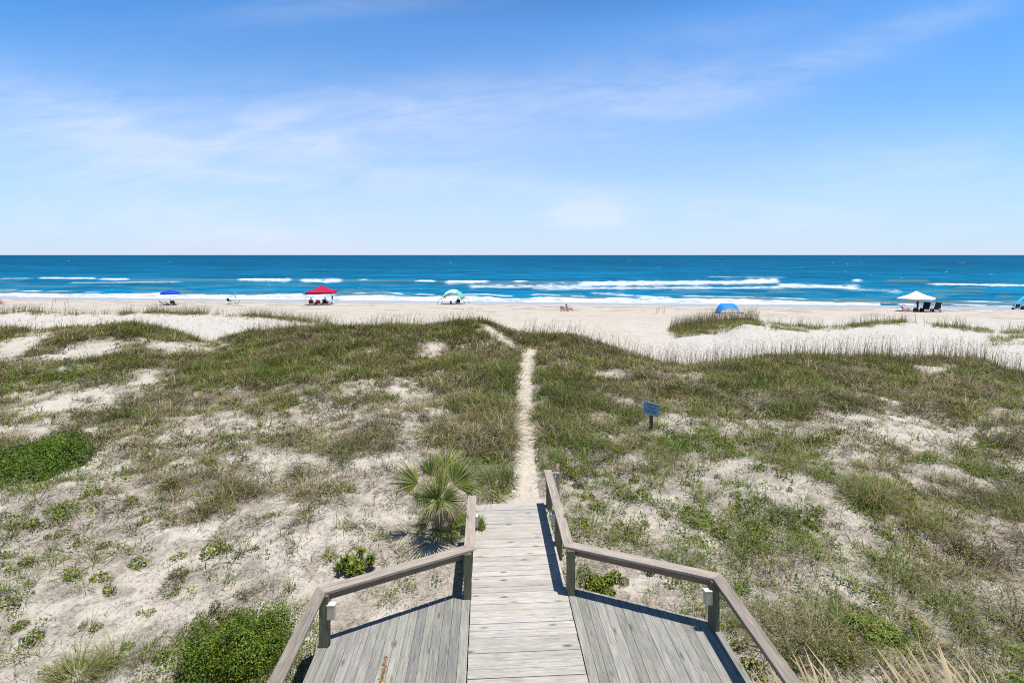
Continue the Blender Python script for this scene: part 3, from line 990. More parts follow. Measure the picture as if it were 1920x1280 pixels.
# --- dune grass: everything nobody could count ------------------------------------------
def dune_grass():
    P = Plant()
    # (y range, tufts per m2, blades, tuft radius, height, blade width)
    for (y0, y1, dens, k, r, h0, h1, wd) in [(5.2, 10, 52, 17, .10, .14, .36, .0065), (10, 16, 44, 15, .12, .16, .42, .0095), (16, 23, 34, 13, .14, .18, .46, .014),
                                             (23, 30, 25, 12, .17, .20, .50, .019), (30, 40, 17, 12, .20, .22, .52, .025)]:
        area = 1.28 * (y1 * y1 - y0 * y0)
        x, y = scatter(int(area * dens), y0, y1)
        z = height(x, y)
        cov, gr, px, py = veg_maps(x, y, z)
        acc = np.maximum(np.clip((cov - 0.34) * 2.1, 0, 1), .40 * np.clip(cov * 1.5 - .04, 0, 1))
        acc = acc * np.clip(1.2 - gr * np.clip((py - 720) / 120, 0, 1), 0.25, 1)
        keep = RNG.uniform(0, 1, len(x)) < acc
        x, y, cov, gr, py, px = x[keep], y[keep], cov[keep], gr[keep], py[keep], px[keep]
        n = len(x)
        size = U(.7, 1.25, n) * (0.75 + 0.5 * cov) * (0.15 + 1.9 * fbm(x / 1.1, y / 1.1, 303, 3))
        X, Y, th, rr = expand(x, y, k, r * size)
        Z = height(X, Y) - 0.01
        N = n * k
        sz = np.repeat(size, k)
        # colour by tuft: living olive, grey dead, tan dry
        ftuft = fbm(x / 0.8, y / 0.8, 311, 3)
        gtuft = np.clip(gr + (ftuft - 0.5) * 1.2, 0, 1)
        dead = np.clip(0.57 - 0.35 * gtuft + (fbm(x / 2.4, y / 2.4, 317, 3) - .5) * 1.2 + 0.15 * sstep(30, 20, y) + 0.22 * (px > 1380) * sstep(980, 1080, py), 0.05, 0.85)
        rv = np.repeat(RNG.uniform(0, 1, n), k); rb = RNG.uniform(0, 1, N)
        isdead = (0.55 * rv + 0.45 * rb) < np.repeat(dead, k)
        isgreen = RNG.uniform(0, 1, N) < np.repeat(gtuft, k)
        col = np.where(isgreen[:, None], np.array(GRASSG)[None], np.array(OLIVE)[None])
        dcol = np.where((RNG.uniform(0, 1, N) < .58)[:, None], np.array(DRYG)[None], np.array(GREYB)[None])
        col = np.where(isdead[:, None], dcol, col) * jit((1, 1, 1), N, .25) * np.repeat(np.clip(jit((1, 1, 1), n, .36), .3, 2) * (0.40 + 1.25 * fbm(x / 1.7, y / 1.7, 341, 4, .6))[:, None], k, 0)
        az = np.where(RNG.uniform(0, 1, N) < .6, th, U(0, 2 * np.pi, N))
        lean = U(.12, .8, N) + np.where(isdead, .3, 0)
        P.blades(np.stack([X, Y, Z], -1), az, lean, U(h0, h1, N) * sz, wd * U(.9, 1.7, N), U(.2, .95, N), col)
    # larger clumps that stand up out of the turf
    for (y0, y1, dens, k) in [(5.2, 12, 1.5, 60), (12, 22, 1.7, 46), (22, 30, 2.2, 40), (30, 40, 2.2, 40)]:
        area = 1.28 * (y1 * y1 - y0 * y0)
        x, y = scatter(int(area * dens), y0, y1)
        cov, gr, px, py = veg_maps(x, y, height(x, y))
        keep = RNG.uniform(0, 1, len(x)) < np.clip(cov * 1.5 - .35, 0, 1)
        x, y, gr = x[keep], y[keep], gr[keep]; n = len(x); N = n * k
        sz = U(.5, 1.3, n)
        X, Y, th, rr = expand(x, y, k, .22 * sz)
        kind = RNG.uniform(0, 1, n)
        base = np.where((kind < .20)[:, None], np.array([.062, .066, .028])[None], np.where((kind < .36)[:, None], np.array(GREYB)[None] * .9, np.where((kind < .36 + .30 * (1 - gr))[:, None], np.array(OLIVE)[None] * .8, np.where((kind < .8)[:, None], np.array(GRASSG)[None], np.array(DRYG)[None]))))
        col = np.repeat(base * jit((1, 1, 1), n, .2), k, 0) * jit((1, 1, 1), N, .25)
        P.blades(np.stack([X, Y, height(X, Y) - .02], -1), th + RNG.normal(0, .5, N), U(.05, .9, N), U(.25, .62, N) * np.repeat(sz, k), np.clip(np.repeat(y, k) * .0007, .006, .024) * U(.7, 1.3, N), U(.1, 1.0, N), col)
    o = P.build('dune_grass', 'grass')
    tag(o, 'olive and dry tan grass tufts growing all over the dunes', 'grass', kind='stuff')


def ground_herbs():
    """low leafy creepers between the grass"""
    P = Plant()
    for (y0, y1, dens, k, r, ls) in [(5.2, 10, 22, 24, .11, .040), (10, 16, 22, 20, .13, .052), (16, 23, 17, 15, .16, .07), (23, 31, 11, 12, .19, .09), (31, 39, 7, 10, .22, .11)]:
        area = 1.28 * (y1 * y1 - y0 * y0)
        x, y = scatter(int(area * dens), y0, y1)
        z = height(x, y)
        cov, gr, px, py = veg_maps(x, y, z)
        acc = np.clip(np.clip(cov - 0.10, 0, 1) * (gr * 1.7 - .16), 0, 1) + 0.05 * (cov > 0.03)
        keep = RNG.uniform(0, 1, len(x)) < acc
        x, y, cov, gr = x[keep], y[keep], cov[keep], gr[keep]
        n = len(x); N = n * k
        size = U(.55, 1.35, n) * (0.75 + 0.45 * gr)
        X, Y, th, rr = expand(x, y, k, r * size)
        dome = np.sqrt(np.clip(1 - (rr / np.repeat(r * size, k)) ** 2, 0, 1))
        Z = height(X, Y) + dome * np.repeat(size, k) * r * 1.05 * U(.3, 1.0, N) + .012
        nrm = np.stack([np.cos(th) * .7, np.sin(th) * .7, np.full(N, .9)], -1) + RNG.normal(0, .45, (N, 3))
        base = pick([HERB, LIME, GRASSG, BRIGHT], [.40, .26, .20, .14], n, .20)
        col = np.repeat(base, k, 0) * jit((1, 1, 1), N, .25)
        s = ls * np.repeat(size, k)
        P.leaves(np.stack([X, Y, Z], -1), nrm, s * U(.8, 1.5, N), s * U(.4, .7, N), col)
    # rounded leafy cushions
    for (y0, y1, dens, k, ls) in [(5.2, 12, 1.3, 110, .045), (12, 22, 1.3, 80, .07), (22, 31, 1.0, 55, .10), (31, 39, .8, 45, .12)]:
        area = 1.28 * (y1 * y1 - y0 * y0)
        x, y = scatter(int(area * dens), y0, y1)
        cov, gr, px, py = veg_maps(x, y, height(x, y))
        keep = RNG.uniform(0, 1, len(x)) < np.clip(cov * 1.3 - .2, 0, 1) * (.25 + .75 * gr)
        x, y = x[keep], y[keep]; n = len(x); N = n * k
        sz = U(.45, 1.25, n)
        X, Y, th, rr = expand(x, y, k, .30 * sz)
        dome = np.sqrt(np.clip(1 - (rr / np.repeat(.30 * sz, k)) ** 2, 0, 1))
        Z = height(X, Y) + dome * np.repeat(sz, k) * .24 * U(.35, 1.0, N) + .01
        nrm = np.stack([np.cos(th) * .7, np.sin(th) * .7, np.full(N, .9)], -1) + RNG.normal(0, .5, (N, 3))
        base = pick([HERB, LIME, GRASSG, (.10, .11, .035), GREYB], [.32, .2, .18, .15, .15], n, .2)
        P.leaves(np.stack([X, Y, Z], -1), nrm, ls * U(.7, 1.4, N), ls * U(.35, .6, N), np.repeat(base, k, 0) * jit((1, 1, 1), N, .25))
    o = P.build('ground_creeper', 'leaf')
    tag(o, 'low yellow-green creeping plants spread between the dune grass', 'ground cover', kind='stuff')


def dry_litter():
    """fallen stalks and twigs on the sand"""
    P = Plant()
    for (y0, y1, dens, ln, wd) in [(5.2, 10, 480, .09, .0055), (10, 16, 300, .11, .0085), (16, 24, 80, .18, .015), (24, 34, 25, .22, .022)]:
        area = 1.28 * (y1 * y1 - y0 * y0)
        x, y = scatter(int(area * dens), y0, y1)
        z = height(x, y)
        cov, gr, px, py = veg_maps(x, y, z)
        acc = np.clip(cov * 1.4 + 0.32, 0, 1) * ((cov > 0.004) | (py > 880)) * (1 - path_w(x, y)) * sstep(.28, .55, fbm(x / .6, y / .6, 331, 4, .6))
        keep = RNG.uniform(0, 1, len(x)) < acc
        x, y, z = x[keep], y[keep], z[keep]
        N = len(x)
        col = pick([(.13, .105, .08), (.22, .185, .145), (.38, .32, .23), (.075, .06, .045)], [.33, .37, .16, .14], N, .25)
        P.blades(np.stack([x, y, z + .008], -1), U(0, 6.28, N), U(1.15, 1.55, N), ln * U(.4, 1.5, N), wd * U(.6, 1.5, N), U(-.5, .15, N), col)
    o = P.build('dry_litter', 'dry')
    tag(o, 'grey fallen stalks and twigs littering the sand', 'litter', kind='stuff')


def sea_oats():
    P = Plant()
    X, Y, Hh = [], [], []

    def line(pxa, pxb, n, yc, spread, h0, h1, prob=None):
        px = U(pxa, pxb, n)
        if prob is not None:
            px = px[RNG.uniform(0, 1, n) < prob(px)]
        n = len(px)
        yb = np.interp(px, _c1px, _c1Y) if yc == 1 else np.interp(px, _c2px, _c2Y)
        y = yb + RNG.normal(0, spread, n) - (0.3 if yc == 1 else 0.1)
        X.append((px - 960) / F * y); Y.append(y); Hh.append(U(h0, h1, n))
    patchy = lambda px: 0.25 + 0.9 * sstep(.4, .62, fbm(px / 60., px * 0, 401, 3))
    line(-250, 620, 2900, 2, .5, .5, 1.05, patchy)
    line(1255, 1420, 900, 2, .8, .6, 1.5)
    line(1262, 1345, 500, 2, 1.3, .5, 1.3)
    dense = lambda px: np.interp(px, [1420, 1440, 1500, 1580, 1600, 1690, 1705, 1740, 1755, 1850, 1870, 1900, 2150], [.25, .5, .7, .4, .95, .9, .25, .15, .6, .5, .15, .5, .5]) * (.35 + .9 * sstep(.4, .6, fbm(px / 16., px * 0, 407, 3)))
    line(1420, 2150, 1500, 2, .6, .45, 1.15, dense)
    line(400, 900, 1100, 1, 1.0, .6, 1.25, patchy)
    line(-200, 420, 500, 1, 1.2, .5, 1.0, patchy)
    line(980, 1260, 420, 1, 1.0, .7, 1.4)
    line(1240, 1960, 1700, 1, .9, .5, 1.7)
    x, y = scatter(1500, 13, 32)
    z = height(x, y); cov, gr, px, py = veg_maps(x, y, z)
    k = (cov > .62) & (RNG.uniform(0, 1, len(x)) < .5)
    X.append(x[k]); Y.append(y[k]); Hh.append(U(.5, 1.0, k.sum()))
    x = np.concatenate(X); y = np.concatenate(Y); h = np.concatenate(Hh)
    k = path_w(x, y) < .05
    x, y, h = x[k], y[k], h[k]
    n = len(x); z = height(x, y) - .02
    az = RNG.normal(0.3, .9, n); lean = np.abs(RNG.normal(.10, .08, n)); cu = U(.05, .35, n)
    col = pick([(.22, .18, .09), (.16, .15, .06), (.40, .33, .19)], [.4, .3, .3], n, .2)
    wd = np.clip(y * .00058, .007, .024)
    P.blades(np.stack([x, y, z], -1), az, lean, h, wd, cu, col)
    # seed heads hanging at the tips
    ang = lean + cu
    tip = np.stack([x + np.cos(az) * h * np.sin(ang), y + np.sin(az) * h * np.sin(ang), z + h * np.cos(ang)], -1)
    for j in range(4):
        m = U(0, 1, n) < .7
        c = tip[m] + np.stack([np.cos(az[m]) * .03 * j, np.sin(az[m]) * .03 * j, -.05 * j + RNG.normal(0, .02, m.sum())], -1)
        P.leaves(c, RNG.normal(size=(m.sum(), 3)), np.full(m.sum(), .09), np.full(m.sum(), .019), pick([(.40, .33, .19), (.30, .24, .12)], [.6, .4], m.sum(), .2))
    # leafy feet along both crests
    k = (U(0, 1, n) < .62) & (fbm(x / 1.5, y / 1.5, 411, 3) > .43)
    xb, yb = x[k], y[k]; kk = 9
    XX, YY_, th, rr = expand(xb, yb, kk, np.full(len(xb), .2)); N = len(XX)
    col = pick([OLIVE, GRASSG, DRYG], [.5, .28, .22], N, .22)
    P.blades(np.stack([XX, YY_, height(XX, YY_) - .02], -1), th, U(.1, .6, N), U(.2, .55, N), np.clip(YY_ * .0005, .008, .022) * U(.7, 1.2, N), U(.2, .8, N), col)
    # sparse clumps on the white dune faces
    for (pxa, pxb, y0, y1, m, kk) in [(1268, 1430, -3.8, .3, 520, 12), (1300, 1400, -1.5, .5, 260, 14), (1360, 1460, -4.5, -2.5, 40, 8), (1445, 1515, -4.6, -3.2, 90, 10), (1440, 1600, -1.0, .6, 150, 9), (1600, 1700, -.8, .6, 150, 10), (1750, 1860, -.8, .5, 110, 9), (1860, 1940, -3.5, -2.0, 60, 9), (-200, 550, -4, 0, 160, 5), (1850, 2000, -6, 0, 110, 9)]:
        px = U(pxa, pxb, m); yb = np.interp(px, _c2px, _c2Y) + U(y0, y1, m); xb = (px - 960) / F * yb
        XX, YY_, th, rr = expand(xb, yb, kk, np.full(m, .22)); N = len(XX)
        P.blades(np.stack([XX, YY_, height(XX, YY_) - .02], -1), th, U(.1, .6, N), U(.2, .6, N), U(.012, .022, N), U(.1, .8, N), pick([OLIVE, GRASSG, DRYG], [.5, .25, .25], N, .22))
    o = P.build('sea_oats', 'dry')
    tag(o, 'tall thin sea oats standing along the dune crests', 'sea oats', kind='stuff')


dune_grass(); ground_herbs(); dry_litter(); sea_oats()


# --- plants that stand out one by one -----------------------------------------------------
def leafy_mass(P, cx, cy, rx, ry, hgt, n, ls, cols, probs, lobes=9, seed=0, asp=.5):
    """uneven leafy mound: leaves over and inside several overlapping lumps"""
    rg = np.random.default_rng(seed)
    lob = []
    for i in range(lobes):
        a = rg.uniform(0, 6.28); q = math.sqrt(rg.uniform(0, .8))
        f = rg.uniform(.20, .52)
        lob.append((cx + rx * q * math.cos(a) * .8, cy + ry * q * math.sin(a) * .8, rx * f, ry * f, hgt * rg.uniform(.55, 1.05) * (1 - .35 * q)))
    per = n // lobes
    for (lx, ly, ax, ay, hh) in lob:
        d = RNG.normal(size=(per, 3)); d[:, 2] = np.abs(d[:, 2]); d /= np.linalg.norm(d, axis=1, keepdims=True)
        rad = U(.55, 1.06, per) ** .6
        X = lx + d[:, 0] * ax * rad; Y = ly + d[:, 1] * ay * rad
        Z = height(X, Y) + d[:, 2] * hh * rad + .01
        nrm = d * np.array([1, 1, 1.2]) + RNG.normal(0, .5, (per, 3))
        tw = fbm(X / (.18 + ls), Y / (.18 + ls), 500 + seed, 3)
        col = pick(cols, probs, per, .25) * (0.45 + 1.1 * tw)[:, None]
        P.leaves(np.stack([X, Y, Z], -1), nrm, ls * U(.7, 1.3, per), ls * asp * U(.8, 1.2, per), col)


def trailers(P, cx, cy, rx, ry, n, ls, cols, probs):
    """runners thinning out over the sand round a mound"""
    m = n // 12
    a = U(0, 6.28, m); q = U(.8, 1.55, m)
    x = cx + rx * q * np.cos(a); y = cy + ry * q * np.sin(a)
    X, Y, th, rr = expand(x, y, 12, np.full(m, .16)); N = len(X)
    P.leaves(np.stack([X, Y, height(X, Y) + U(.01, .07, N)], -1), RNG.normal(0, .5, (N, 3)) + np.array([0, 0, 1.0]), ls * U(.6, 1.2, N), ls * U(.3, .6, N), pick(cols + [GREYB], list(probs) + [.2], N, .25))


def stems(P, cx, cy, rx, ry, hgt, n, col=(.12, .09, .05)):
    a = U(0, 6.28, n); q = np.sqrt(U(0, 1, n))
    X = cx + rx * .5 * q * np.cos(a); Y = cy + ry * .5 * q * np.sin(a)
    P.blades(np.stack([X, Y, height(X, Y) - .02], -1), a, U(.1, .7, n), hgt * U(.6, 1.0, n), np.full(n, .014), U(0, .4, n), jit(col, n, .2))


def bush(name, label, cat, px, py, w_px, h_px, hgt, n, ls, cols, probs, seed, lobes=9, asp=.5, group=None, part='foliage'):
    g = ground_at(px, py)
    rx = w_px / 2 / F * g.y
    ry = h_px / 2 / F * g.y * g.y / (HC + .3) * .9
    P = Plant(); leafy_mass(P, g.x, g.y, rx, ry, hgt, n, ls, cols, probs, lobes, seed, asp)
    stems(P, g.x, g.y, rx, ry, hgt * .8, 26)
    if n > 4000: trailers(P, g.x, g.y, rx, ry, n // 5, ls, cols, probs)
    o = P.build(name, 'leaf', None, g); o.location = g
    return tag(o, label, cat, group)


bush('rounded_shrub', 'dense glossy green shrub beside the left deck railing near the photo bottom', 'shrub', 450, 1238, 205, 160, .95, 30000, .040,
     [BRIGHT, (.13, .19, .016), (.25, .30, .03), (.035, .06, .010)], [.30, .30, .27, .13], 1, 24, .42)
bush('bright_creeper', 'large bright green mound of creeper at the left photo edge', 'creeper', 60, 868, 225, 135, .62, 30000, .058,
     [BRIGHT, (.11, .19, .015), (.20, .26, .03), (.04, .08, .010)], [.34, .34, .20, .12], 2, 30, .6)
bush('bright_creeper', 'yellow-green mound of creeper in the grass right of the deck corner', 'creeper', 1640, 1190, 120, 80, .26, 5500, .05,
     [(.12, .20, .03), LIME, GRASSG], [.45, .3, .25], 3, 10, .5)
def long_leaved(px, py, r, label):
    g = ground_at(px, py); P = Plant(); n = 34; k = 26
    a = U(0, 6.28, n); q = np.sqrt(U(0, 1, n)) * r
    sx = g.x + q * np.cos(a) * 1.3; sy = g.y + q * np.sin(a); sh = U(.14, .42, n) * (1.1 - q / r * .5)
    P.blades(np.stack([sx, sy, height(sx, sy) - .02], -1), a, np.full(n, .1), sh, np.full(n, .014), np.full(n, .1), jit((.14, .12, .05), n, .2))
    t = U(.35, 1.0, n * k); X = np.repeat(sx, k); Y = np.repeat(sy, k)
    Z = height(X, Y) + np.repeat(sh, k) * t; N = n * k
    P.blades(np.stack([X, Y, Z], -1), U(0, 6.28, N), U(.35, 1.1, N), U(.08, .17, N), U(.018, .032, N), U(.0, .7, N), pick([(.19, .24, .035), LIME, (.09, .13, .022)], [.5, .3, .2], N, .22))
    o = P.build('leafy_shrub', 'leaf', None, g); o.location = g
    tag(o, label, 'shrub')


long_leaved(668, 1072, .30, 'small shrub with long pointed leaves in bare sand above the left railing')
bush('leafy_shrub', 'bushy green herb just behind the right flared railing, near its inner post', 'shrub', 1128, 1098, 76, 50, .32, 1700, .05,
     [HERB, LIME, (.07, .10, .02)], [.5, .25, .25], 5, 8, .55)
bush('leafy_shrub', 'green shrub overlapping the far left edge of the walkway, under the palm', 'shrub', 893, 1003, 34, 40, .62, 1300, .05,
     [HERB, LIME, GRASSG], [.4, .3, .3], 6, 6, .4)
bush('wiry_shrub', 'half bare grey-leaved shrub growing behind the rounded green shrub', 'shrub', 400, 1165, 110, 60, .34, 900, .045,
     [(.24, .22, .14), (.17, .19, .08), DRYG], [.45, .3, .25], 7, 9, .5)
bush('leafy_shrub', 'low light green herb behind the right railing beside the corner light', 'shrub', 1212, 1072, 44, 26, .24, 700, .045,
     [HERB, LIME], [.5, .5], 8, 5, .5)


def tussock(px, py, r_px, hgt, n, label, cols, probs, seed, name='grass_tussock'):
    g = ground_at(px, py)
    r = r_px / F * g.y
    P = Plant()
    a = U(0, 6.28, n); q = np.sqrt(U(0, 1, n)) * r * .65
    X = g.x + q * np.cos(a); Y = g.y + q * np.sin(a)
    P.blades(np.stack([X, Y, height(X, Y) - .02], -1), a + RNG.normal(0, .5, n), U(.05, .95, n), hgt * U(.55, 1.2, n), np.full(n, max(.006, g.y * .0007)), U(.2, 1.0, n), pick(cols, probs, n, .22))
    o = P.build(name, 'grass', None, g); o.location = g
    return tag(o, label, 'grass', 'big grass tussocks')


tussock(146, 1272, 48, .5, 650, 'round green grass tussock at the photo bottom, far left of the deck', [OLIVE, GRASSG, DRYG], [.4, .35, .25], 1)
tussock(1630, 935, 52, .65, 520, 'grey-brown grass tussock spilling over a bare sand bank on the right', [GREYB, DRYG, OLIVE], [.5, .3, .2], 2)
tussock(1530, 1200, 62, .8, 200, 'loose tussock of long pale blades outside the right deck railing', [DRYG, OLIVE, BLUEG], [.4, .35, .25], 3)
tussock(930, 905, 34, .7, 420, 'tall blue-green grass leaning over the path just beyond the palm', [BLUEG, OLIVE, GRASSG], [.45, .3, .25], 4)
tussock(942, 810, 30, .85, 380, 'tall blue-green grass left of the path, farther along it', [BLUEG, OLIVE, DRYG], [.5, .3, .2], 5)
tussock(1275, 1060, 34, .75, 170, 'blue-green upright grass behind the middle of the right flared railing', [BLUEG, GRASSG, DRYG], [.6, .2, .2], 6)

# herbs standing singly in the bare sand: one plant built, copies turned and scaled
HERB_MESH = []
for i in range(4):
    P = Plant()
    n = 90
    d = RNG.normal(size=(n, 3)); d[:, 2] = np.abs(d[:, 2]) * .7; d /= np.linalg.norm(d, axis=1, keepdims=True)
    c = d * np.array([.16, .16, .14]) * (U(.3, 1.0, n) ** .5)[:, None] + np.array([0, 0, .02])
    P.leaves(c, d + RNG.normal(0, .4, (n, 3)), U(.04, .085, n), U(.018, .036, n), pick([HERB, LIME, (.10, .13, .03), GREYB], [.42, .28, .2, .10], n, .28))
    m = 12; a = U(0, 6.28, m)
    P.blades(np.zeros((m, 3)) - [0, 0, .02], a, U(.2, 1.2, m), U(.08, .2, m), np.full(m, .008), U(0, .5, m), jit((.13, .10, .06), m))
    V = np.concatenate(P.V); T = np.concatenate(P.T); C = np.concatenate(P.C)
    me = np_mesh('sand_herb', V, T, {'tint': C}); me.materials.append(MATS['leaf'])
    HERB_MESH.append(me)


def herb(px, py, s, label, group):
    g = ground_at(px, py)
    o = bpy.data.objects.new('sand_herb', HERB_MESH[random.randrange(4)])
    COL.objects.link(o)
    o.location = g; o.rotation_euler = (0, 0, random.uniform(0, 6.28))
    o.scale = (s * random.uniform(.6, 1.3), s * random.uniform(.6, 1.3), s * random.uniform(.6, 1.3))
    tag(o, label, 'herb', group)


for (px, py, s) in [(205, 1112, 1.1), (195, 1025, 1.1), (150, 1020, .9), (116, 1003, 1.2), (112, 968, 1.3), (90, 1010, .8), (15, 1045, 1.1), (50, 1057, .9), (18, 1135, 1.2),
                    (135, 1082, 1.3), (190, 1085, 1.2), (258, 1060, 1.2), (335, 1077, 1.0), (400, 1040, 1.5), (425, 1035, 1.1), (335, 1045, 1.0), (270, 980, 1.1), (245, 945, 1.3),
                    (322, 972, 1.1), (430, 960, 1.0), (60, 985, 1.5), (30, 990, 1.2), (170, 930, 1.5), (320, 910, 1.3), (262, 1150, .5), (180, 1180, .9), (60, 1205, 1.1), (300, 1240, 1.0),
                    (505, 970, .9), (480, 1030, .6), (660, 990, .8), (545, 1000, .6), (210, 1245, 1.0), (320, 1115, .4), (280, 1150, .6), (155, 1175, .7), (35, 1180, .9), (240, 1215, .9)]:
    herb(px, py, s, 'small leafy green herb standing singly in the bare sand left of the boardwalk', 'herbs in the sand left of the boardwalk')
for (px, py, s) in [(1100, 935, 1.2), (1120, 950, 1.5), (1090, 985, 1.1), (1190, 905, 1.0), (1290, 910, 1.0), (1310, 990, 1.3), (1300, 960, 1.4), (1180, 935, .8), (1380, 930, .9),
                    (1425, 880, 1.3), (1480, 920, .7), (1520, 985, 1.3), (1535, 960, 1.0), (1570, 935, .6), (1440, 940, .8), (1350, 1005, 1.4), (1420, 1020, 1.2), (1250, 970, .9),
                    (1230, 890, .8), (1345, 895, .8), (1700, 910, 1.2), (1680, 895, 1.0), (1700, 940, 1.3), (1490, 990, 1.0), (1160, 985, .9), (1210, 985, .8), (1270, 1090, .8), (1170, 1095, .7), (1385, 1215, 1.0), (1410, 1262, 1.2)]:
    herb(px, py, s, 'small leafy green herb standing singly in the pale sand right of the boardwalk', 'herbs in the sand right of the boardwalk')


# --- fan palms ----------------------------------------------------------------------------
def fan(P, hub, axis, face, rad, spread, n, cols, probs, droop=.25, tipcol=None, wm=1.12):
    """palmate leaf: folded segments joined towards the hub, free and bending beyond"""
    axis = Vector(axis).normalized(); face = Vector(face)
    face = (face - axis * face.dot(axis)).normalized()
    side = axis.cross(face).normalized()
    hub = Vector(hub)
    V, T, C = [], [], []
    for i in range(n):
        f = (i + .5) / n * 2 - 1
        a = f * spread / 2 + random.uniform(-.02, .02)
        d = axis * math.cos(a) + side * math.sin(a)
        nd = -axis * math.sin(a) + side * math.cos(a)
        L = rad * (1 - .28 * abs(f) ** 2.2) * random.uniform(.88, 1.06)
        da = spread / n / 2
        c0 = np.array(pick(cols, probs, 1, .16)[0])
        rows = []
        dr = droop * random.uniform(.6, 1.6)
        for s_, wf in ((.03, 1.0), (.22, 1.0), (.42, .92), (.72, .55), (1.0, .04)):
            p = hub + d * (L * s_) - face * (dr * L * s_ ** 2.4) + Vector((0, 0, -1)) * (.18 * dr * L * s_ ** 3)
            hw = min(L * s_, L * .45) * math.tan(da) * wf * wm
            fold = hw * .55
            rows.append((p - nd * hw, p + face * fold, p + nd * hw))
        b = len(V)
        for r_ in rows:
            V += [tuple(q) for q in r_]
        for k in range(len(rows) - 1):
            for c_ in (0, 1):
                i0 = b + k * 3 + c_
                T += [(i0, i0 + 1, i0 + 4), (i0, i0 + 4, i0 + 3)]
        for k in range(len(rows)):
            c1 = c0 if tipcol is None or k < 3 else c0 * (1 - .3 * (k - 2)) + np.array(tipcol) * .3 * (k - 2)
            C += [c1] * 3
    P._push(np.array(V), np.array(T), np.array(C))


PG = [(.105, .145, .016), (.24, .27, .038), (.035, .055, .008)]
PALMT = simple('palm_trunk', (.20, .15, .095), .9, .1, .4, 14)
PALMP = simple('palm_stalk', (.25, .27, .10), .6, .3, .25, 10)


def sabal():
    base = ground_at(822, 1003)
    root = empty('fan_palm', base)
    tag(root, 'young fan palm with long folded fronds by the left walkway railing', 'palm')
    Yp = base.y

    def at(px, py, dy_=0.0):
        y = Yp + dy_
        return Vector(((px - 960) / F * y, y, HC - (py - HORIZ) / F * y)) - base
    crown = at(824, 942)
    tr = MB().tube([Vector((0, 0, -.1)), Vector((0.0, 0, .25)), crown * .65, crown], [.10, .09, .08, .05], 10)
    tr.build('trunk', PALMT, root, True)
    # (hub px, py, dy, axis px/py, axis depth, radius, spread deg, face)
    fr = [((784, 906), -.05, (-.82, .42), -.15, .74, 125, (0.15, -.9, .5)),
          ((808, 893), .25, (-.10, 1.0), .25, .66, 110, (0, -1, .35)),
          ((850, 908), .05, (.66, .72), .1, .82, 150, (-.1, -.9, .5)),
          ((820, 936), -.25, (-.25, .95), -.25, .62, 120, (0, -.8, .5)),
          ((834, 938), -.3, (.55, .8), -.25, .60, 110, (-.2, -.8, .5)),
          ((812, 936), -.2, (-.75, .5), -.3, .52, 100, (.2, -.8, .6)),
          ((828, 915), .1, (.12, 1.0), .05, .62, 95, (.05, -1, .3)),
          ((823, 938), -.3, (.05, .30), -.75, .62, 215, (0, -.55, .9)),
          ((835, 878), .5, (.3, .9), .5, .66, 150, (0, -.9, .4)),
          ((870, 912), .25, (.85, -.15), .35, .55, 150, (0, -.6, .8)),
          ((788, 925), .0, (-.35, -.9), -.1, .40, 150, (-.3, -.9, .4)),
          ((855, 960), -.1, (.35, -.85), -.35, .62, 120, (.4, -.8, .5)),
          ((826, 950), -.2, (.0, -.95), -.5, .60, 90, (0, -.9, .4)),
          ((868, 968), .1, (.9, -.1), -.2, .48, 130, (0, -.6, .8)),
          ((848, 978), .15, (.5, .7), -.1, .50, 140, (0, -.8, .6)),
          ((805, 968), .05, (-.7, -.3), -.3, .42, 110, (-.2, -.7, .7)),
          ((838, 985), -.15, (.2, -.5), -.6, .40, 130, (0, -.5, .9)),
          ((802, 982), -.1, (-.8, .05), -.4, .42, 130, (0, -.6, .8)), ((846, 992), -.2, (.6, .3), -.4, .40, 140, (0, -.6, .8)), ((820, 990), -.3, (-.1, .25), -.7, .36, 160, (0, -.5, .9))]
    for i, (hp, dyy, (ax, az_), ady, rad, spd, face) in enumerate(fr):
        hub = at(*hp, dyy)
        P = Plant()
        dead = i in (12,)
        fan(P, hub, (ax, ady, az_), face, rad, R(spd), 26, [DRYG, (.30, .22, .13)] if dead else PG, [.6, .4] if dead else [.5, .3, .2], .22 if i < 3 else .36,
            tipcol=(.34, .30, .16))
        o = P.build('frond', 'palm', root)
        mid = (crown + hub) * .5 + Vector((0, 0, .05))
        st = MB().tube([crown, mid, hub], [.016, .013, .009], 6)
        st.build('stalk', PALMP, o, True)
    # dead hanging fronds
    P = Plant(); 
    for k in range(5):
        fan(P, crown + Vector((-.16 + .09 * k, -.12, -.02)), (.35 * (k - 2), -.3, -1), (.3 * (k - 2), -1, .1), random.uniform(.35, .62), R(55), 11, [DRYG, (.33, .24, .15), GREYB], [.5, .3, .2], .1)
    P.build('dead_frond', 'dry', root)


sabal()


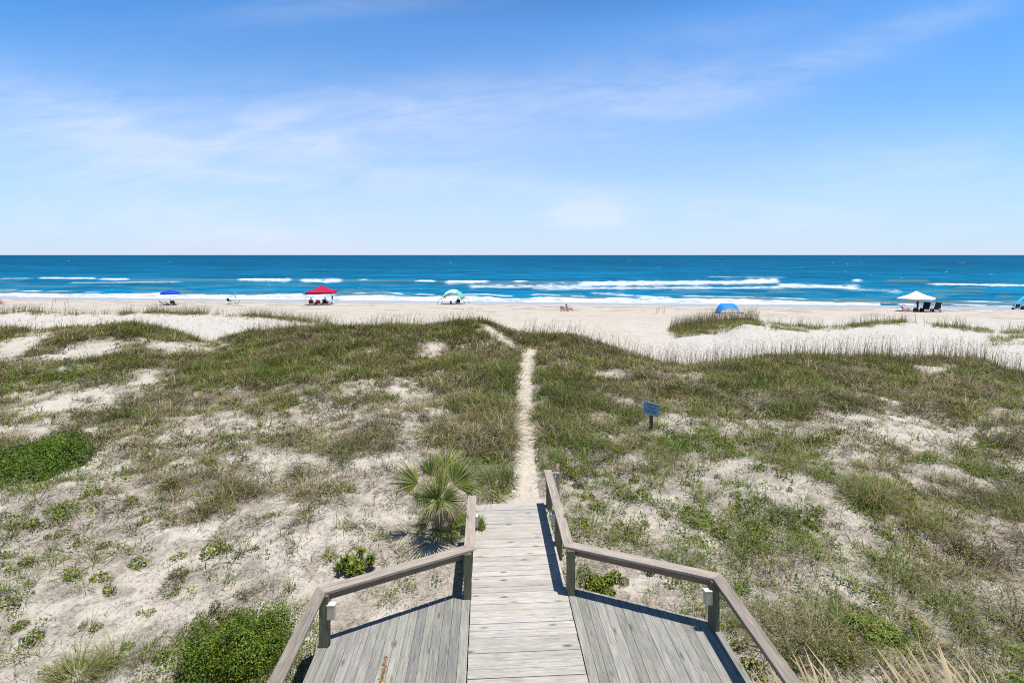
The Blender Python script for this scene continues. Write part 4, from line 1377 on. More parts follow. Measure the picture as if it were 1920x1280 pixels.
def palmetto():
    """saw palmetto below the balcony, only its pale frond tips in the picture"""
    Y0 = 6.35

    def at(px, py, y):
        return Vector(((px - 960) / F * y, y, HC - (py - HORIZ) / F * y))
    for j, (pxs, lab) in enumerate([([(1490, 1400, -1.2, .9), (1550, 1390, -.55, .95), (1600, 1385, -.1, .9), (1525, 1420, -1.0, .75)], 'dried fan palm with pale spiky tips beside the lower right railing'),
                                     ([(1730, 1400, -.35, .95), (1790, 1390, .25, 1.0), (1860, 1385, .4, .9), (1690, 1410, -.7, .8)], 'dried fan palm with pale spiky tips at the bottom right photo corner')]):
        c = at(pxs[0][0] + 40, 1440, Y0)
        gz0 = gz_(c.x, c.y)
        base = Vector((c.x, c.y, gz0))
        root = empty('dwarf_palm', base); tag(root, lab, 'palm')
        MB().tube([Vector((0, 0, -.1)), Vector((.05, 0, .3)), Vector((0, .05, max(.4, c.z - gz0 - .1)))], [.10, .09, .07], 10).build('trunk', PALMT, root, True)
        top = Vector((0, .05, max(.4, c.z - gz0 - .1)))
        for (px, py, lean, rad) in pxs:
            hub = at(px, py + 8, Y0 + random.uniform(-.25, .2)) - base
            P = Plant()
            fan(P, hub, (lean * .6, .2, 1), (random.uniform(-.3, .3), -1, .5), rad, R(120), 15, [(.40, .31, .19), (.28, .22, .12), (.14, .13, .06)], [.45, .3, .25], .5, tipcol=(.58, .46, .32), wm=1.25)
            o = P.build('frond', 'dry', root)
            MB().tube([top, (top + hub) * .5 + Vector((0, 0, .05)), hub], [.016, .013, .010], 6).build('stalk', PALMP, o, True)


palmetto()

# ------------------------------------------------------------------ boardwalk
LIGHT = simple('light_box', (.50, .44, .33), .5, .3, .06, 9)
WHITE = simple('white_plastic', (.78, .77, .73), .45, .4, .04, 9)
METAL = simple('pole_metal', (.55, .56, .58), .35, .5, .08, 9, .6)


def board(mb, p0, p1, wid, th, tint, top=0.0):
    """one plank from p0 to p1 (frame coordinates u,v), upper face at height top"""
    a = S(*p0); b = S(*p1)
    d = b - a
    mid = (a + b) / 2
    mb.box((mid.x, mid.y, top - th / 2), (d.length, wid, th), math.atan2(d.y, d.x), 0, tint, None, 0.0)


def boardwalk():
    root = empty('boardwalk', S(0, 8.0, 0))
    tag(root, 'weathered grey wooden boardwalk with low flared railings leading to the sand path', 'boardwalk')
    rt = root.location.copy()

    def fin(mb, name, mat, parent=None, smooth=False):
        o = mb.build(name, MATS[mat] if isinstance(mat, str) else mat, parent or root, smooth)
        if parent is None or parent is root:
            o.location = -rt
        return o
    # crosswise planks
    mb = MB(); v = 11.93; pitch = .1485
    while v > 2.0:
        wv = random.uniform(-.004, .004)
        k = random.uniform(.86, 1.08)
        t = (k * random.uniform(.99, 1.03), k * random.uniform(.98, 1.01), k * random.uniform(.95, 1.01))
        board(mb, (-.868 + random.uniform(-.004, .004), v - .07 + wv), (.868 + random.uniform(-.004, .004), v - .07 + wv),   .1428, .036, t, random.uniform(-.003, .002))
        v -= pitch
    fin(mb, 'walkway_boards', 'deck_pale')
    # lengthwise planks of the two flared sides
    for sgn in (-1, 1):
        mb = MB(); u = .885 + .071
        while u < 3.24:
            vf = 8.93 - (u - .9) * .4348
            k = random.choice((random.uniform(.72, .86), random.uniform(.88, 1.02), random.uniform(.98, 1.16)))
            t = (k, k * random.uniform(.99, 1.02), k * random.uniform(.96, 1.02))
            ue = min(u, 3.17)
            hw_ = .0702; tp = random.uniform(-.003, .002); sl = .4348 * hw_
            off = random.uniform(0, 60); ex = random.uniform(-.004, .004)
            pl = [(ue - hw_, 1.8), (ue + hw_, 1.8), (ue + hw_, vf - sl + ex), (ue - hw_, vf + sl + ex)]
            vs = [S(sgn * a_, b_, zz) for zz in (tp - .036, tp) for (a_, b_) in pl]
            g_ = [(b_ + off, a_ + off * 1.7, zz) for zz in (0, .036) for (a_, b_) in pl]
            fs = [(3, 2, 1, 0), (4, 5, 6, 7), (0, 1, 5, 4), (1, 2, 6, 5), (2, 3, 7, 6), (3, 0, 4, 7)]
            if sgn < 0: fs = [tuple(reversed(q_)) for q_ in fs]
            mb.add(vs, fs, 0, t, g_)
            u += .1465
        fin(mb, 'side_deck', 'deck_grey')
        # rim boards under the edges
        mb = MB()
        def beam(p0, p1, z, h, th):
            a = S(*p0); b = S(*p1); d = b - a; m = (a + b) / 2
            mb.box((m.x, m.y, z), (d.length, th, h), math.atan2(d.y, d.x), 0, (.8, .8, .8))
        beam((sgn * .90, 8.86), (sgn * 3.15, 7.885), -.14, .19, .04)
        beam((sgn * 3.19, 7.80), (sgn * 3.19, 1.8), -.14, .19, .04)
        beam((sgn * .84, 8.95), (sgn * .84, 11.85), -.135, .19, .04)
        for vv in (8.2, 7.0, 5.8, 4.6, 3.4):
            mb.box(tuple(S(sgn * 2.0, vv - .9, -.14)), (2.2, .05, .19), A0)
        fin(mb, 'rim_beam', 'post_wood')
    mb = MB()
    a = S(0, 11.86, -.14); mb.box(tuple(a), (1.62, .04, .19), A0)
    for uu in (-.45, 0, .45):
        a = S(uu, 7.0, -.14); mb.box(tuple(a), (.05, 9.6, .19), A0)
    fin(mb, 'floor_joist', 'post_wood')

    def cap(pts, wid=.186, z=.845, th=.038):
        """mitred cap board through the plan points: one mesh per straight run"""
        P2 = [Vector(p) for p in pts]
        for i in range(len(P2) - 1):
            a, b = P2[i], P2[i + 1]
            d = (b - a).normalized(); n = Vector((-d.y, d.x))

            def miter(j, dd):
                if 0 < j < len(P2) - 1:
                    d0 = (P2[j] - P2[j - 1]).normalized(); d1 = (P2[j + 1] - P2[j]).normalized()
                    m = (Vector((-d0.y, d0.x)) + Vector((-d1.y, d1.x))).normalized()
                    return m / m.dot(n)
                return n
            ma, mb_ = miter(i, d), miter(i + 1, d)
            hw = wid / 2
            sh = d * .0015
            c = [a + sh + ma * hw, a + sh - ma * hw, b - sh - mb_ * hw, b - sh + mb_ * hw]
            vs = [S(q.x, q.y, zz) for zz in (z - th, z) for q in c]
            L = (b - a).length
            off = random.uniform(0, 30)
            g = [(off + (q - a).dot(d), off + (q - a).dot(n), zz) for zz in (0, th) for q in c]
            k = (1.42, 1.45, 1.0)[i] * random.uniform(.96, 1.05)
            mb2 = MB().add(vs, [(3, 2, 1, 0), (4, 5, 6, 7), (0, 1, 5, 4), (1, 2, 6, 5), (2, 3, 7, 6), (3, 0, 4, 7)], 0, (k, k, k), g)
            o = fin(mb2, 'cap_rail', 'cap_wood')
            # side board under the cap
            ins = -1 if (a.x + b.x) < 0 else 1
            off2 = n * 0
            mid = (a + b) / 2
            aa = a + d * (.06 if i else .02); bb = b - d * .06
            w0 = S(aa.x, aa.y); w1 = S(bb.x, bb.y); dd2 = w1 - w0; mm = (w0 + w1) / 2
            mb3 = MB().box((mm.x, mm.y, z - th - .003 - .0675), (dd2.length, .038, .135), math.atan2(dd2.y, dd2.x), 0, (.80, .66, .55))
            fin(mb3, 'side_rail', 'cap_wood')

    cap([(-.905, 10.68), (-.905, 8.80), (-3.2, 7.80), (-3.2, 1.9)])
    cap([(.905, 11.86), (.905, 8.80), (3.2, 7.80), (3.2, 1.9)])

    def post(u, v, rz, light=None, top=.800, s=.138, bot=-.75):
        w0 = S(u, v)
        mb = MB()
        n = 3
        h = top - bot
        M = Matrix.Translation((w0.x, w0.y, (top + bot) / 2)) @ Matrix.Rotation(A0 + rz, 4, 'Z') @ Matrix.Rotation(R(90), 4, 'Y')
        mb.box((0, 0, 0), (h, s, s), 0, 0, (random.uniform(.85, 1.1),) * 3, M, .006)
        o = fin(mb, 'post', 'post_wood')
        if light:
            lu, lv, lrz = light
            c = S(lu, lv)
            m2 = MB()
            m2.box((c.x, c.y, .545), (.125, .085, .215), A0 + lrz, 0, (1, 1, 1), None, .012)
            lo = m2.build('deck_light', LIGHT, o); lo.location = (0, 0, 0)
            m3 = MB().box((c.x, c.y, .662), (.13, .09, .016), A0 + lrz, 0, (1, 1, 1), None, .004)
            m3.build('light_top', WHITE, o)
        return o
    fl = math.atan(.4348)
    post(-.93, 8.72, 0); post(.93, 8.72, 0)
    post(-3.13, 7.78, fl / 2 * 0, light=(-3.13 + .115, 7.74, 0)); post(3.13, 7.78, 0, light=(3.13 - .115, 7.74, 0))
    post(-.93, 10.2, 0, light=(-.93 + .115, 10.2, R(90))); post(.93, 10.2, 0, light=(.93 - .115, 10.2, R(90)))
    post(.93, 11.72, 0); post(-3.13, 4.6, 0); post(3.13, 4.6, 0)
    # outer end brace on the far right
    mb = MB()
    c = S(1.13, 11.66); mb.box((c.x, c.y, .33), (.075, .05, .96), A0, 0, (1.6, 1.6, 1.6))
    c = S(1.05, 11.66); mb.box((c.x, c.y, .835), (.235, .052, .05), A0, 0, (1.6, 1.6, 1.6))
    fin(mb, 'end_brace', 'cap_wood')


boardwalk()


def deck_debris():
    P = Plant(); n = 520
    k = U(0, 1, n)
    v = 7.5 - 1.9 * k ** 1.0
    u = -2.11 + RNG.normal(0, .017, n) + .012 * np.sin(v * 9)
    pts = np.array([S(a, b, .004) for a, b in zip(u, v)])
    col = pick([(.42, .26, .11), (.34, .15, .09), (.52, .40, .22), (.22, .14, .08)], [.35, .25, .25, .15], n, .2)
    P.leaves(pts + np.stack([np.zeros(n), np.zeros(n), U(0, .012, n)], -1), RNG.normal(0, .25, (n, 3)) + np.array([0, 0, 1.0]), U(.02, .05, n), U(.008, .018, n), col)
    o = P.build('leaf_debris', 'dry')
    tag(o, 'rust-brown plant debris caught in a gap of the left deck', 'debris', kind='stuff')


deck_debris()


# ------------------------------------------------------------------ sign
def text_mesh(s, size, mat, parent, loc, rot, name='lettering'):
    cu = bpy.data.curves.new('txt', 'FONT')
    cu.body = s; cu.size = size; cu.align_x = 'CENTER'; cu.align_y = 'CENTER'; cu.extrude = .0015
    tmp = bpy.data.objects.new('txt', cu); COL.objects.link(tmp)
    dg = bpy.context.evaluated_depsgraph_get()
    me = bpy.data.meshes.new_from_object(tmp.evaluated_get(dg))
    bpy.data.objects.remove(tmp)
    o = link_mesh(name, me, mat, parent)
    o.location = loc; o.rotation_euler = rot
    return o


def dune_sign():
    g = ground_at(1221, 806)
    root = empty('notice_sign', g, R(-22))
    tag(root, 'blue notice board on a short wooden post in the dune grass', 'sign')
    s = g.y / F
    blue = simple('sign_blue', (.24, .375, .47), .6, .3, .08, 5)
    dark = simple('sign_ink', (.018, .045, .10), .5, .2, .05, 5)
    pale = simple('sign_line', (.42, .60, .70), .5, .2, .05, 5)
    ph = 42 * s
    MB().box((0, .03, ph / 2 - .1), (7 * s, 5 * s, ph + .2), 0, 0, (1, 1, 1), None, .006).build('post', MATS['stake_wood'], root)
    bw, bh = 29 * s, 24 * s
    zb = 40 * s
    b = MB().box((0, -.035, 0), (bw, .022, bh), 0, 0, (1, 1, 1), None, .004).build('board', blue, root)
    b.location = (0, 0, zb); b.rotation_euler = (0, R(9), 0)
    zb = 0
    rot = (R(90), 0, 0)
    text_mesh('STAY OFF', bh * .19, dark, b, (0.02, -.0475, zb + bh * .30), rot)
    text_mesh('DUNES', bh * .19, dark, b, (-.005, -.0475, zb + bh * .08), rot)
    mb = MB()
    for k in range(4):
        mb.box((0, -.0475, zb - bh * (.09 + .065 * k)), (bw * (.74 - .08 * (k % 2)), .003, bh * .022))
    mb.build('small_print', dark, b)
    mb = MB(); mb.box((0, -.0475, zb - bh * .40), (bw * .9, .003, bh * .03)); mb.build('lower_line', pale, b)


dune_sign()

# ------------------------------------------------------------------ beach things
SKIN = simple('skin', (.50, .30, .21), .6, .3, .06, 20)
TANSK = simple('tan_skin', (.34, .18, .115), .6, .3, .06, 20)
HAIR = simple('dark_hair', (.018, .013, .010), .5, .3, .2, 40)
BLACK = simple('black_cloth', (.016, .018, .024), .8, .2, .2, 20)
NAVY = simple('navy_cloth', (.018, .022, .075), .8, .2, .2, 20)
RED = simple('red_cloth', (.44, .014, .055), .7, .2, .10, 8, 0, .15)
REDCH = simple('red_chair_cloth', (.52, .03, .045), .7, .2, .10, 8)
MAROON = simple('maroon_cloth', (.12, .022, .032), .8, .2, .15, 8)
PINK = simple('pink_cloth', (.72, .33, .31), .8, .2, .08, 8)
BLUE = simple('royal_blue_cloth', (.012, .04, .50), .6, .25, .10, 8, 0, .12)
SKYB = simple('azure_cloth', (.012, .235, .80), .6, .25, .06, 8, 0, .12)
PALEB = simple('pale_blue_cloth', (.33, .58, .84), .6, .25, .06, 8)
TEAL = simple('teal_cloth', (.05, .48, .68), .6, .25, .06, 8, 0, .15)
MINT = simple('mint_cloth', (.64, .80, .72), .7, .2, .10, 4, 0, .25)
MINTD = simple('mint_dark_cloth', (.24, .56, .45), .7, .2, .10, 4, 0, .25)
GREENM = simple('green_mat', (.13, .30, .23), .8, .2, .15, 6)
DGREEN = simple('dark_green_cloth', (.020, .055, .042), .8, .2, .15, 6)
OLIVEC = simple('olive_cloth', (.14, .16, .075), .8, .2, .2, 6)
BROWNC = simple('brown_cloth', (.075, .05, .035), .8, .2, .2, 6)
SLATE = simple('slate_cloth', (.09, .11, .14), .8, .2, .2, 6)
CANVAS = simple('white_canvas', (.80, .80, .80), .7, .2, .03, 3, 0, .12)
WOODL = simple('pale_stake_wood', (.48, .33, .21), .8, .2, .2, 6)
TAPE = simple('orange_tape', (.75, .28, .13), .6, .2, .1, 6)
YTAPE = simple('yellow_tape', (.66, .55, .12), .6, .2, .1, 6)


def person_mesh(joints, edges, mats, shirt):
    """one continuous body grown round a skeleton; cloth is set by body zone"""
    me = bpy.data.meshes.new('skel')
    names = list(joints)
    me.from_pydata([joints[n][0] for n in names], [(names.index(a), names.index(b)) for a, b in edges], [])
    tmp = bpy.data.objects.new('skel', me); COL.objects.link(tmp)
    md = tmp.modifiers.new('skin', 'SKIN'); md.use_smooth_shade = True
    for i, n in enumerate(names):
        r = joints[n][1]
        me.skin_vertices[0].data[i].radius = (r, r)
        me.skin_vertices[0].data[i].use_root = (n == 'pelvis')
    tmp.modifiers.new('sub', 'SUBSURF').levels = 1
    dg = bpy.context.evaluated_depsgraph_get()
    out = bpy.data.meshes.new_from_object(tmp.evaluated_get(dg))
    bpy.data.objects.remove(tmp)
    out.materials.clear()
    for m in mats: out.materials.append(m)
    segs = [(Vector(joints[a][0]), Vector(joints[b][0]), shirt.get(a, 0) if a in shirt and b in shirt else 0) for a, b in edges]
    for p in out.polygons:
        c = p.center; best = (9, 0)
        for a, b, k in segs:
            ab = b - a; t = max(0, min(1, (c - a).dot(ab) / max(ab.length_squared, 1e-9)))
            dd = (a + ab * t - c).length
            if dd < best[0]: best = (dd, k)
        p.material_index = best[1]
        p.use_smooth = True
    return out


def person(loc, rz, pose, label, skin, cloth, group=None, wear='suit'):
    """standing or seated figure, facing local -Y"""
    if pose == 'stand':
        hip = .92; knee = [(.10, -.02, .50), (-.10, -.05, .50)]; ank = [(.11, .02, .09), (-.11, 0, .09)]; toe = [(.13, -.14, .04), (-.13, -.16, .04)]
        ch = Vector((0, -.02, 1.32)); elb = [(.28, -.02, 1.10), (-.27, -.10, 1.08)]; wri = [(.27, -.20, .92), (-.20, -.30, 1.02)]
    elif pose == 'sit':      # in a low chair, legs stretched
        hip = .26; knee = [(.11, -.42, .42), (-.11, -.42, .40)]; ank = [(.11, -.72, .12), (-.12, -.74, .12)]; toe = [(.12, -.80, .22), (-.12, -.82, .22)]
        ch = Vector((0, .16, .66)); elb = [(.28, .02, .44), (-.28, .02, .44)]; wri = [(.26, -.22, .42), (-.26, -.22, .42)]
    else:                    # on the sand, knees up, leaning back on straight arms
        hip = .11; knee = [(.12, -.40, .42), (-.12, -.42, .40)]; ank = [(.12, -.62, .08), (-.13, -.66, .08)]; toe = [(.12, -.80, .04), (-.13, -.84, .04)]
        ch = Vector((0, .12, .50)); elb = [(.26, .26, .30), (-.26, .26, .30)]; wri = [(.28, .34, .06), (-.28, .34, .06)]
    pel = Vector((0, 0, hip)); up = (ch - pel).normalized()
    nk = ch + up * .14; hd = nk + up * .16 + Vector((0, -.03, 0)); crown = hd + up * .08
    J = {'pelvis': (pel, .115), 'waist': (pel.lerp(ch, .45), .105), 'chest': (ch, .125), 'neck': (nk, .052), 'head': (hd, .092), 'crown': (crown, .070),
         'nose': (hd + Vector((0, -.115, -.01)), .014)}
    E = [('pelvis', 'waist'), ('waist', 'chest'), ('chest', 'neck'), ('neck', 'head'), ('head', 'crown'), ('head', 'nose')]
    for i, s in enumerate((1, -1)):
        J[f'sh{i}'] = (ch + Vector((s * .18, 0, .05)), .062); J[f'el{i}'] = (Vector(elb[i]), .042); J[f'wr{i}'] = (Vector(wri[i]), .029)
        fd = (Vector(wri[i]) - Vector(elb[i])).normalized()
        pal = Vector(wri[i]) + fd * .06; J[f'pa{i}'] = (pal, .032)
        E += [('chest', f'sh{i}'), (f'sh{i}', f'el{i}'), (f'el{i}', f'wr{i}'), (f'wr{i}', f'pa{i}')]
        for q, (off, ln) in enumerate(((-.030, .07), (-.010, .085), (.010, .08), (.030, .062))):
            J[f'f{i}{q}'] = (pal + fd * ln + Vector((off, -.006 * q, -.012)), .008); E.append((f'pa{i}', f'f{i}{q}'))
        J[f'th{i}'] = (Vector(wri[i]) + fd * .05 + Vector((-s * .045, -.02, 0)), .010); E.append((f'wr{i}', f'th{i}'))
        J[f'hp{i}'] = (pel + Vector((s * .095, -.01, -.02)), .088); J[f'kn{i}'] = (Vector(knee[i]), .060); J[f'an{i}'] = (Vector(ank[i]), .038); J[f'to{i}'] = (Vector(toe[i]), .032)
        E += [('pelvis', f'hp{i}'), (f'hp{i}', f'kn{i}'), (f'kn{i}', f'an{i}'), (f'an{i}', f'to{i}')]
    zone = {'pelvis': 1, 'hp0': 1, 'hp1': 1, 'waist': 1}
    if wear == 'shirt': zone.update({'chest': 1, 'sh0': 1, 'sh1': 1, 'kn0': 1, 'kn1': 1})
    root = empty('person', loc, rz)
    tag(root, label, 'person', group)
    body = link_mesh('body', person_mesh(J, E, [skin, cloth], zone), None, root)
    bm = bmesh.new()
    bmesh.ops.create_uvsphere(bm, u_segments=14, v_segments=9, radius=.112)
    bmesh.ops.delete(bm, geom=[v for v in bm.verts if v.co.z < -.05 and v.co.y < .02 or (v.co.y < -.06 and v.co.z < .04)], context='VERTS')
    bmesh.ops.solidify(bm, geom=bm.faces[:], thickness=.012)
    me = bpy.data.meshes.new('hair'); bm.to_mesh(me); bm.free()
    h = link_mesh('hair', me, HAIR, root, True)
    h.location = hd + up * .025 + Vector((0, .012, 0)); h.scale = (1.02, 1.08, 1.12)
    return root


def beach_chair(loc, rz, cloth, label, group=None, tall=.62, seat=.22, wide=.56, recline=.42, name='beach_chair', frame=None):
    """low folding chair facing local -Y"""
    root = empty(name, loc, rz); tag(root, label, 'beach chair', group)
    fm = frame or METAL
    D = .52
    bt = Vector((0, D / 2 + math.sin(recline) * tall, seat + math.cos(recline) * tall)); bb = Vector((0, D / 2, seat))

    def sling(p0, p1, sag, nm):
        g = []
        for i in range(7):
            t = i / 6; p = p0.lerp(p1, t); s = -sag * math.sin(math.pi * t)
            g.append([(x * wide / 2, p.y + s * .3, p.z + s) for x in (-1, -.5, 0, .5, 1)])
        MB().sheet(g, .012).build(nm, cloth, root, True)
    sling(Vector((0, -D / 2, seat + .05)), bb, .05, 'seat'); sling(bb + Vector((0, .012, .02)), bt, .02, 'backrest')
    for s in (-1, 1):
        x = s * (wide / 2 + .012)
        MB().tube([(x, bt.y + .01, bt.z + .01), (x, D / 2 + .01, seat), (x, -.1, .02)], .012, 6).build('frame', fm, root, True)
        MB().tube([(x, -D / 2, seat + .05), (x, .05, seat - .02), (x, D / 2 + .1, .015)], .012, 6).build('leg', fm, root, True)
        MB().tube([(x, -D / 2 + .05, seat + .04), (x, -D / 2 + .08, seat + .20)], .011, 6).build('arm_post', fm, root, True)
        MB().box((x, -.02, seat + .215), (.05, .46, .022), 0, 0, (1, 1, 1), None, .006).build('armrest', fm, root)
    MB().tube([(-wide / 2, bt.y, bt.z + .01), (wide / 2, bt.y, bt.z + .01)], .012, 6).build('frame', fm, root, True)
    return root


def blk(px, py):
    return ground_at(px, py, 50)


def popup_canopy(px, py, rz, half, eave, peak, mat, label, val=.28, slant=0.0, back=False):
    g = blk(px, py)
    root = empty('canopy_tent', g, rz); tag(root, label, 'canopy')
    n = 8
    mb = MB()
    for q in range(4):
        M = Matrix.Rotation(q * math.pi / 2, 4, 'Z')
        gr = []
        for i in range(n + 1):
            t = i / n                     # eave to peak
            row = []
            for j in range(n + 1):
                s = (j / n * 2 - 1) * (1 - t)
                sag = -.14 * math.sin(math.pi * t) * (1 - .5 * abs(s))
                row.append(M @ Vector((s * half, -half * (1 - t), eave + (peak - eave) * t + sag - .05 * (1 - t) * (1 - (s / max(1 - t, .01)) ** 2))))
            gr.append(row)
        mb.sheet(gr, .012)
        # valance
        gv = []
        for i in (0, 1):
            gv.append([M @ Vector((s / 8 * half, -half - .004 * i, eave - .05 * (1 - (s / 8) ** 2) - (val * (1 - i)))) for s in range(-8, 9)])
        mb.sheet(gv, .008)
    mb.build('roof', mat, root)
    for sx in (-1, 1):
        for sy in (-1, 1):
            x, y = sx * (half - .03), sy * (half - .03)
            MB().tube([(x * (1 + slant), y * (1 + slant), -.05), (x, y, eave - .02)], .022, 6).build('leg', METAL, root, True)
    fr = MB()
    for a, b in (((-1, -1), (1, -1)), ((1, -1), (1, 1)), ((1, 1), (-1, 1)), ((-1, 1), (-1, -1))):
        e = half - .05
        fr.tube([(a[0] * e, a[1] * e, eave - .08), ((a[0] + b[0]) / 2 * e, (a[1] + b[1]) / 2 * e, eave - .38), (b[0] * e, b[1] * e, eave - .08)], .014, 5)
    fr.build('truss', METAL, root)
    if back:
        MB().box((0, half - .02, eave - .55), (half * 1.1, .01, .5)).build('back_flap', mat, root)
    return root


# --- red canopy group
C = popup_canopy(603, 571, R(8), 1.9, 2.05, 3.0, RED, 'red pop-up canopy with a pointed roof standing on the beach')
c0 = C.location
def near(o, dx, dy_):
    x, y = o.x + dx, o.y + dy_
    return Vector((x, y, gz_(x, y)))
GRP = 'chairs under the red canopy'
p = near(c0, -1.35, -.55); beach_chair(p, R(180 + 8), REDCH, 'red beach chair with a seated person, leftmost under the red canopy')
person(p + Vector((0, .05, .04)), R(180 + 8), 'sit', 'person sitting in the leftmost red chair under the red canopy', SKIN, OLIVEC, None, 'shirt')
p = near(c0, -.15, -.6); beach_chair(p, R(180), REDCH, 'empty red beach chair in the middle under the red canopy')
p = near(c0, .85, -.5); beach_chair(p, R(180 - 12), BLACK, 'black beach chair with a seated person, right under the red canopy', None, .7)
person(p + Vector((0, .05, .04)), R(180 - 12), 'sit', 'person in dark clothes in the black chair under the red canopy', TANSK, BLACK, None, 'shirt')


def bag(loc, s, mat, label, name='beach_bag', rz=0.0):
    root = empty(name, loc, rz); tag(root, label, 'bag')
    g = []
    for i, (z, f) in enumerate(((0, .8), (.15, 1.0), (.6, .95), (.9, .8), (1.0, .7))):
        g.append([(math.cos(a) * s[0] / 2 * f * (1 if abs(math.cos(a)) < .8 else .97), math.sin(a) * s[1] / 2 * f, z * s[2]) for a in np.linspace(0, 2 * math.pi, 15)])
    mb = MB().sheet(g, .01)
    mb.add([Vector(p_) for p_ in g[0][:-1]], [tuple(range(13, -1, -1))])
    mb.build('pouch', mat, root, True)
    MB().tube([(-s[0] * .28, 0, s[2] * .95), (-s[0] * .2, 0, s[2] * 1.3), (s[0] * .2, 0, s[2] * 1.3), (s[0] * .28, 0, s[2] * .95)], .014, 6).build('handle', mat, root, True)
    return root


bag(near(c0, -.72, -.5), (.42, .28, .36), NAVY, 'navy bag on the sand between the two red chairs')
bag(near(c0, .42, -.75), (.26, .2, .34), OLIVEC, 'olive bag on the sand beside the black chair under the red canopy')
bag(near(c0, 1.62, -.2), (.30, .22, .40), SLATE, 'dark grey bag right of the black chair under the red canopy')
lx = C.matrix_basis @ Vector((1.87, -1.87, 1.0)); bag(lx + Vector((.12, 0, -.02)), (.26, .16, .48), BLACK, 'black bag hanging on the right leg of the red canopy')
lx = C.matrix_basis @ Vector((-.75, -1.80, 1.05)); 

# --- blue umbrella group
def umbrella(px, py, h, r, mat, label, closed=False, tilt=0.0):
    g = blk(px, py)
    root = empty('beach_umbrella', g); tag(root, label, 'umbrella')
    MB().tube([(0, 0, -.3), (tilt * h * .5, 0, h * .5), (tilt * h, 0, h)], .022, 8).build('pole', BLACK if not closed else mat, root, True)
    if closed:
        g2 = []
        for z, f in ((.52, .3), (.56, 1), (.75, .8), (.95, .35), (1.0, .1)):
            g2.append([(math.cos(a) * .075 * f * (1 + .25 * math.cos(a * 4)) + tilt * h * z, math.sin(a) * .075 * f * (1 + .25 * math.cos(a * 4)), z * h) for a in np.linspace(0, 2 * math.pi, 25)])
        MB().sheet(g2, .004).build('canopy', mat, root, True)
        return root
    gr = []
    for i in range(9):
        t = i / 8
        ring = []
        for a in np.linspace(0, 2 * math.pi, 49):
            sc = 1 - .04 * t * (abs(math.sin(a * 4)))
            rr = r * math.sin(t * 1.25) / math.sin(1.25) * sc
            ring.append((math.cos(a) * rr + tilt * h, math.sin(a) * rr, h - .62 * r * (1 - math.cos(t * 1.25)) * .72 + .02 * t * abs(math.sin(a * 4))))
        gr.append(ring)
    gr.append([(p_[0] * 1.0, p_[1] * 1.0, p_[2] - .13) for p_ in gr[-1]])
    MB().sheet(gr[::-1], .006).build('canopy', mat, root, True)
    rb = MB()
    for k in range(8):
        a = k * math.pi / 4
        rb.tube([(tilt * h, 0, h - .55), (math.cos(a) * r * .55 + tilt * h, math.sin(a) * r * .55, h - .62 * r * (1 - math.cos(.7)) * .72 - .02)], .006, 4)
    rb.build('rib', METAL, root)
    return root


umbrella(319, 572, 2.12, 1.28, BLUE, 'open royal blue umbrella on the beach on the left')
u0 = blk(319, 572)
beach_chair(near(u0, -.55, -.25), R(120), OLIVEC, 'olive green reclined chair under the left side of the blue umbrella', None, .7, .2, .58, .8)
beach_chair(near(u0, .62, -.15), R(195), BROWNC, 'dark brown beach chair under the right side of the blue umbrella', None, .55)
bag(near(u0, .1, -.7), (.5, .3, .26), SLATE, 'slate grey bag lying in front of the chairs under the blue umbrella')
bag(near(u0, .95, -.5), (.34, .26, .3), BROWNC, 'brown bag beside the brown chair under the blue umbrella')
def towel(loc, rz, size, mat, label, name='beach_towel'):
    mb = MB()
    g = []
    for i in range(9):
        row = []
        for j in range(13):
            x = (j / 12 - .5) * size[0]; y = (i / 8 - .5) * size[1]
            wx, wy = loc.x + x * math.cos(rz) - y * math.sin(rz), loc.y + x * math.sin(rz) + y * math.cos(rz)
            row.append((x, y, gz_(wx, wy) - loc.z + .03 + .02 * math.sin(x * 7 + y * 3)))
        g.append(row)
    o = mb.sheet(g, .012).build(name, mat, None, True)
    o.location = loc; o.rotation_euler = (0, 0, rz)
    return tag(o, label, 'towel')


# --- green chair, slate chair and closed umbrella
g1 = blk(431, 570)
def folding_chair(loc, rz, cloth, label):
    """camp chair of normal height facing local -Y"""
    root = empty('camp_chair', loc, rz); tag(root, label, 'camp chair')
    def sl(rows, nm): MB().sheet(rows, .012).build(nm, cloth, root, True)
    xs = (-.27, -.13, 0, .13, .27)
    sl([[(x, y, .44 + .03 * (abs(x) / .27) + (.05 if y < -.15 else 0)) for x in xs] for y in (-.25, -.1, .05, .22)], 'seat')
    sl([[(x, .24 + .12 * t, .46 + .50 * t) for x in xs] for t in (0, .33, .66, 1)], 'backrest')
    for s in (-1, 1):
        MB().tube([(s * .28, .37, .98), (s * .28, .24, .46), (s * .27, -.24, .01)], .012, 6).build('leg', BLACK, root, True)
        MB().tube([(s * .28, -.25, .62), (s * .28, -.24, .46), (s * .27, .26, .01)], .012, 6).build('leg', BLACK, root, True)
        MB().box((s * .29, .02, .63), (.06, .52, .025), R(0), 0, (1, 1, 1), None, .006).build('armrest', cloth, root)
    MB().tube([(-.27, -.24, .02), (.27, .26, .03)], .010, 6).build('cross_brace', BLACK, root, True)
    return root
folding_chair(g1, R(155), DGREEN, 'dark green folding chair standing alone left of the red canopy')
beach_chair(near(g1, .95, .1), R(-70), SLATE, 'slate grey beach chair beside the dark green folding chair', None, .55, .2)
umbrella(441, 570, 1.9, .1, PALEB, 'closed blue umbrella stuck upright behind the slate grey chair', True)

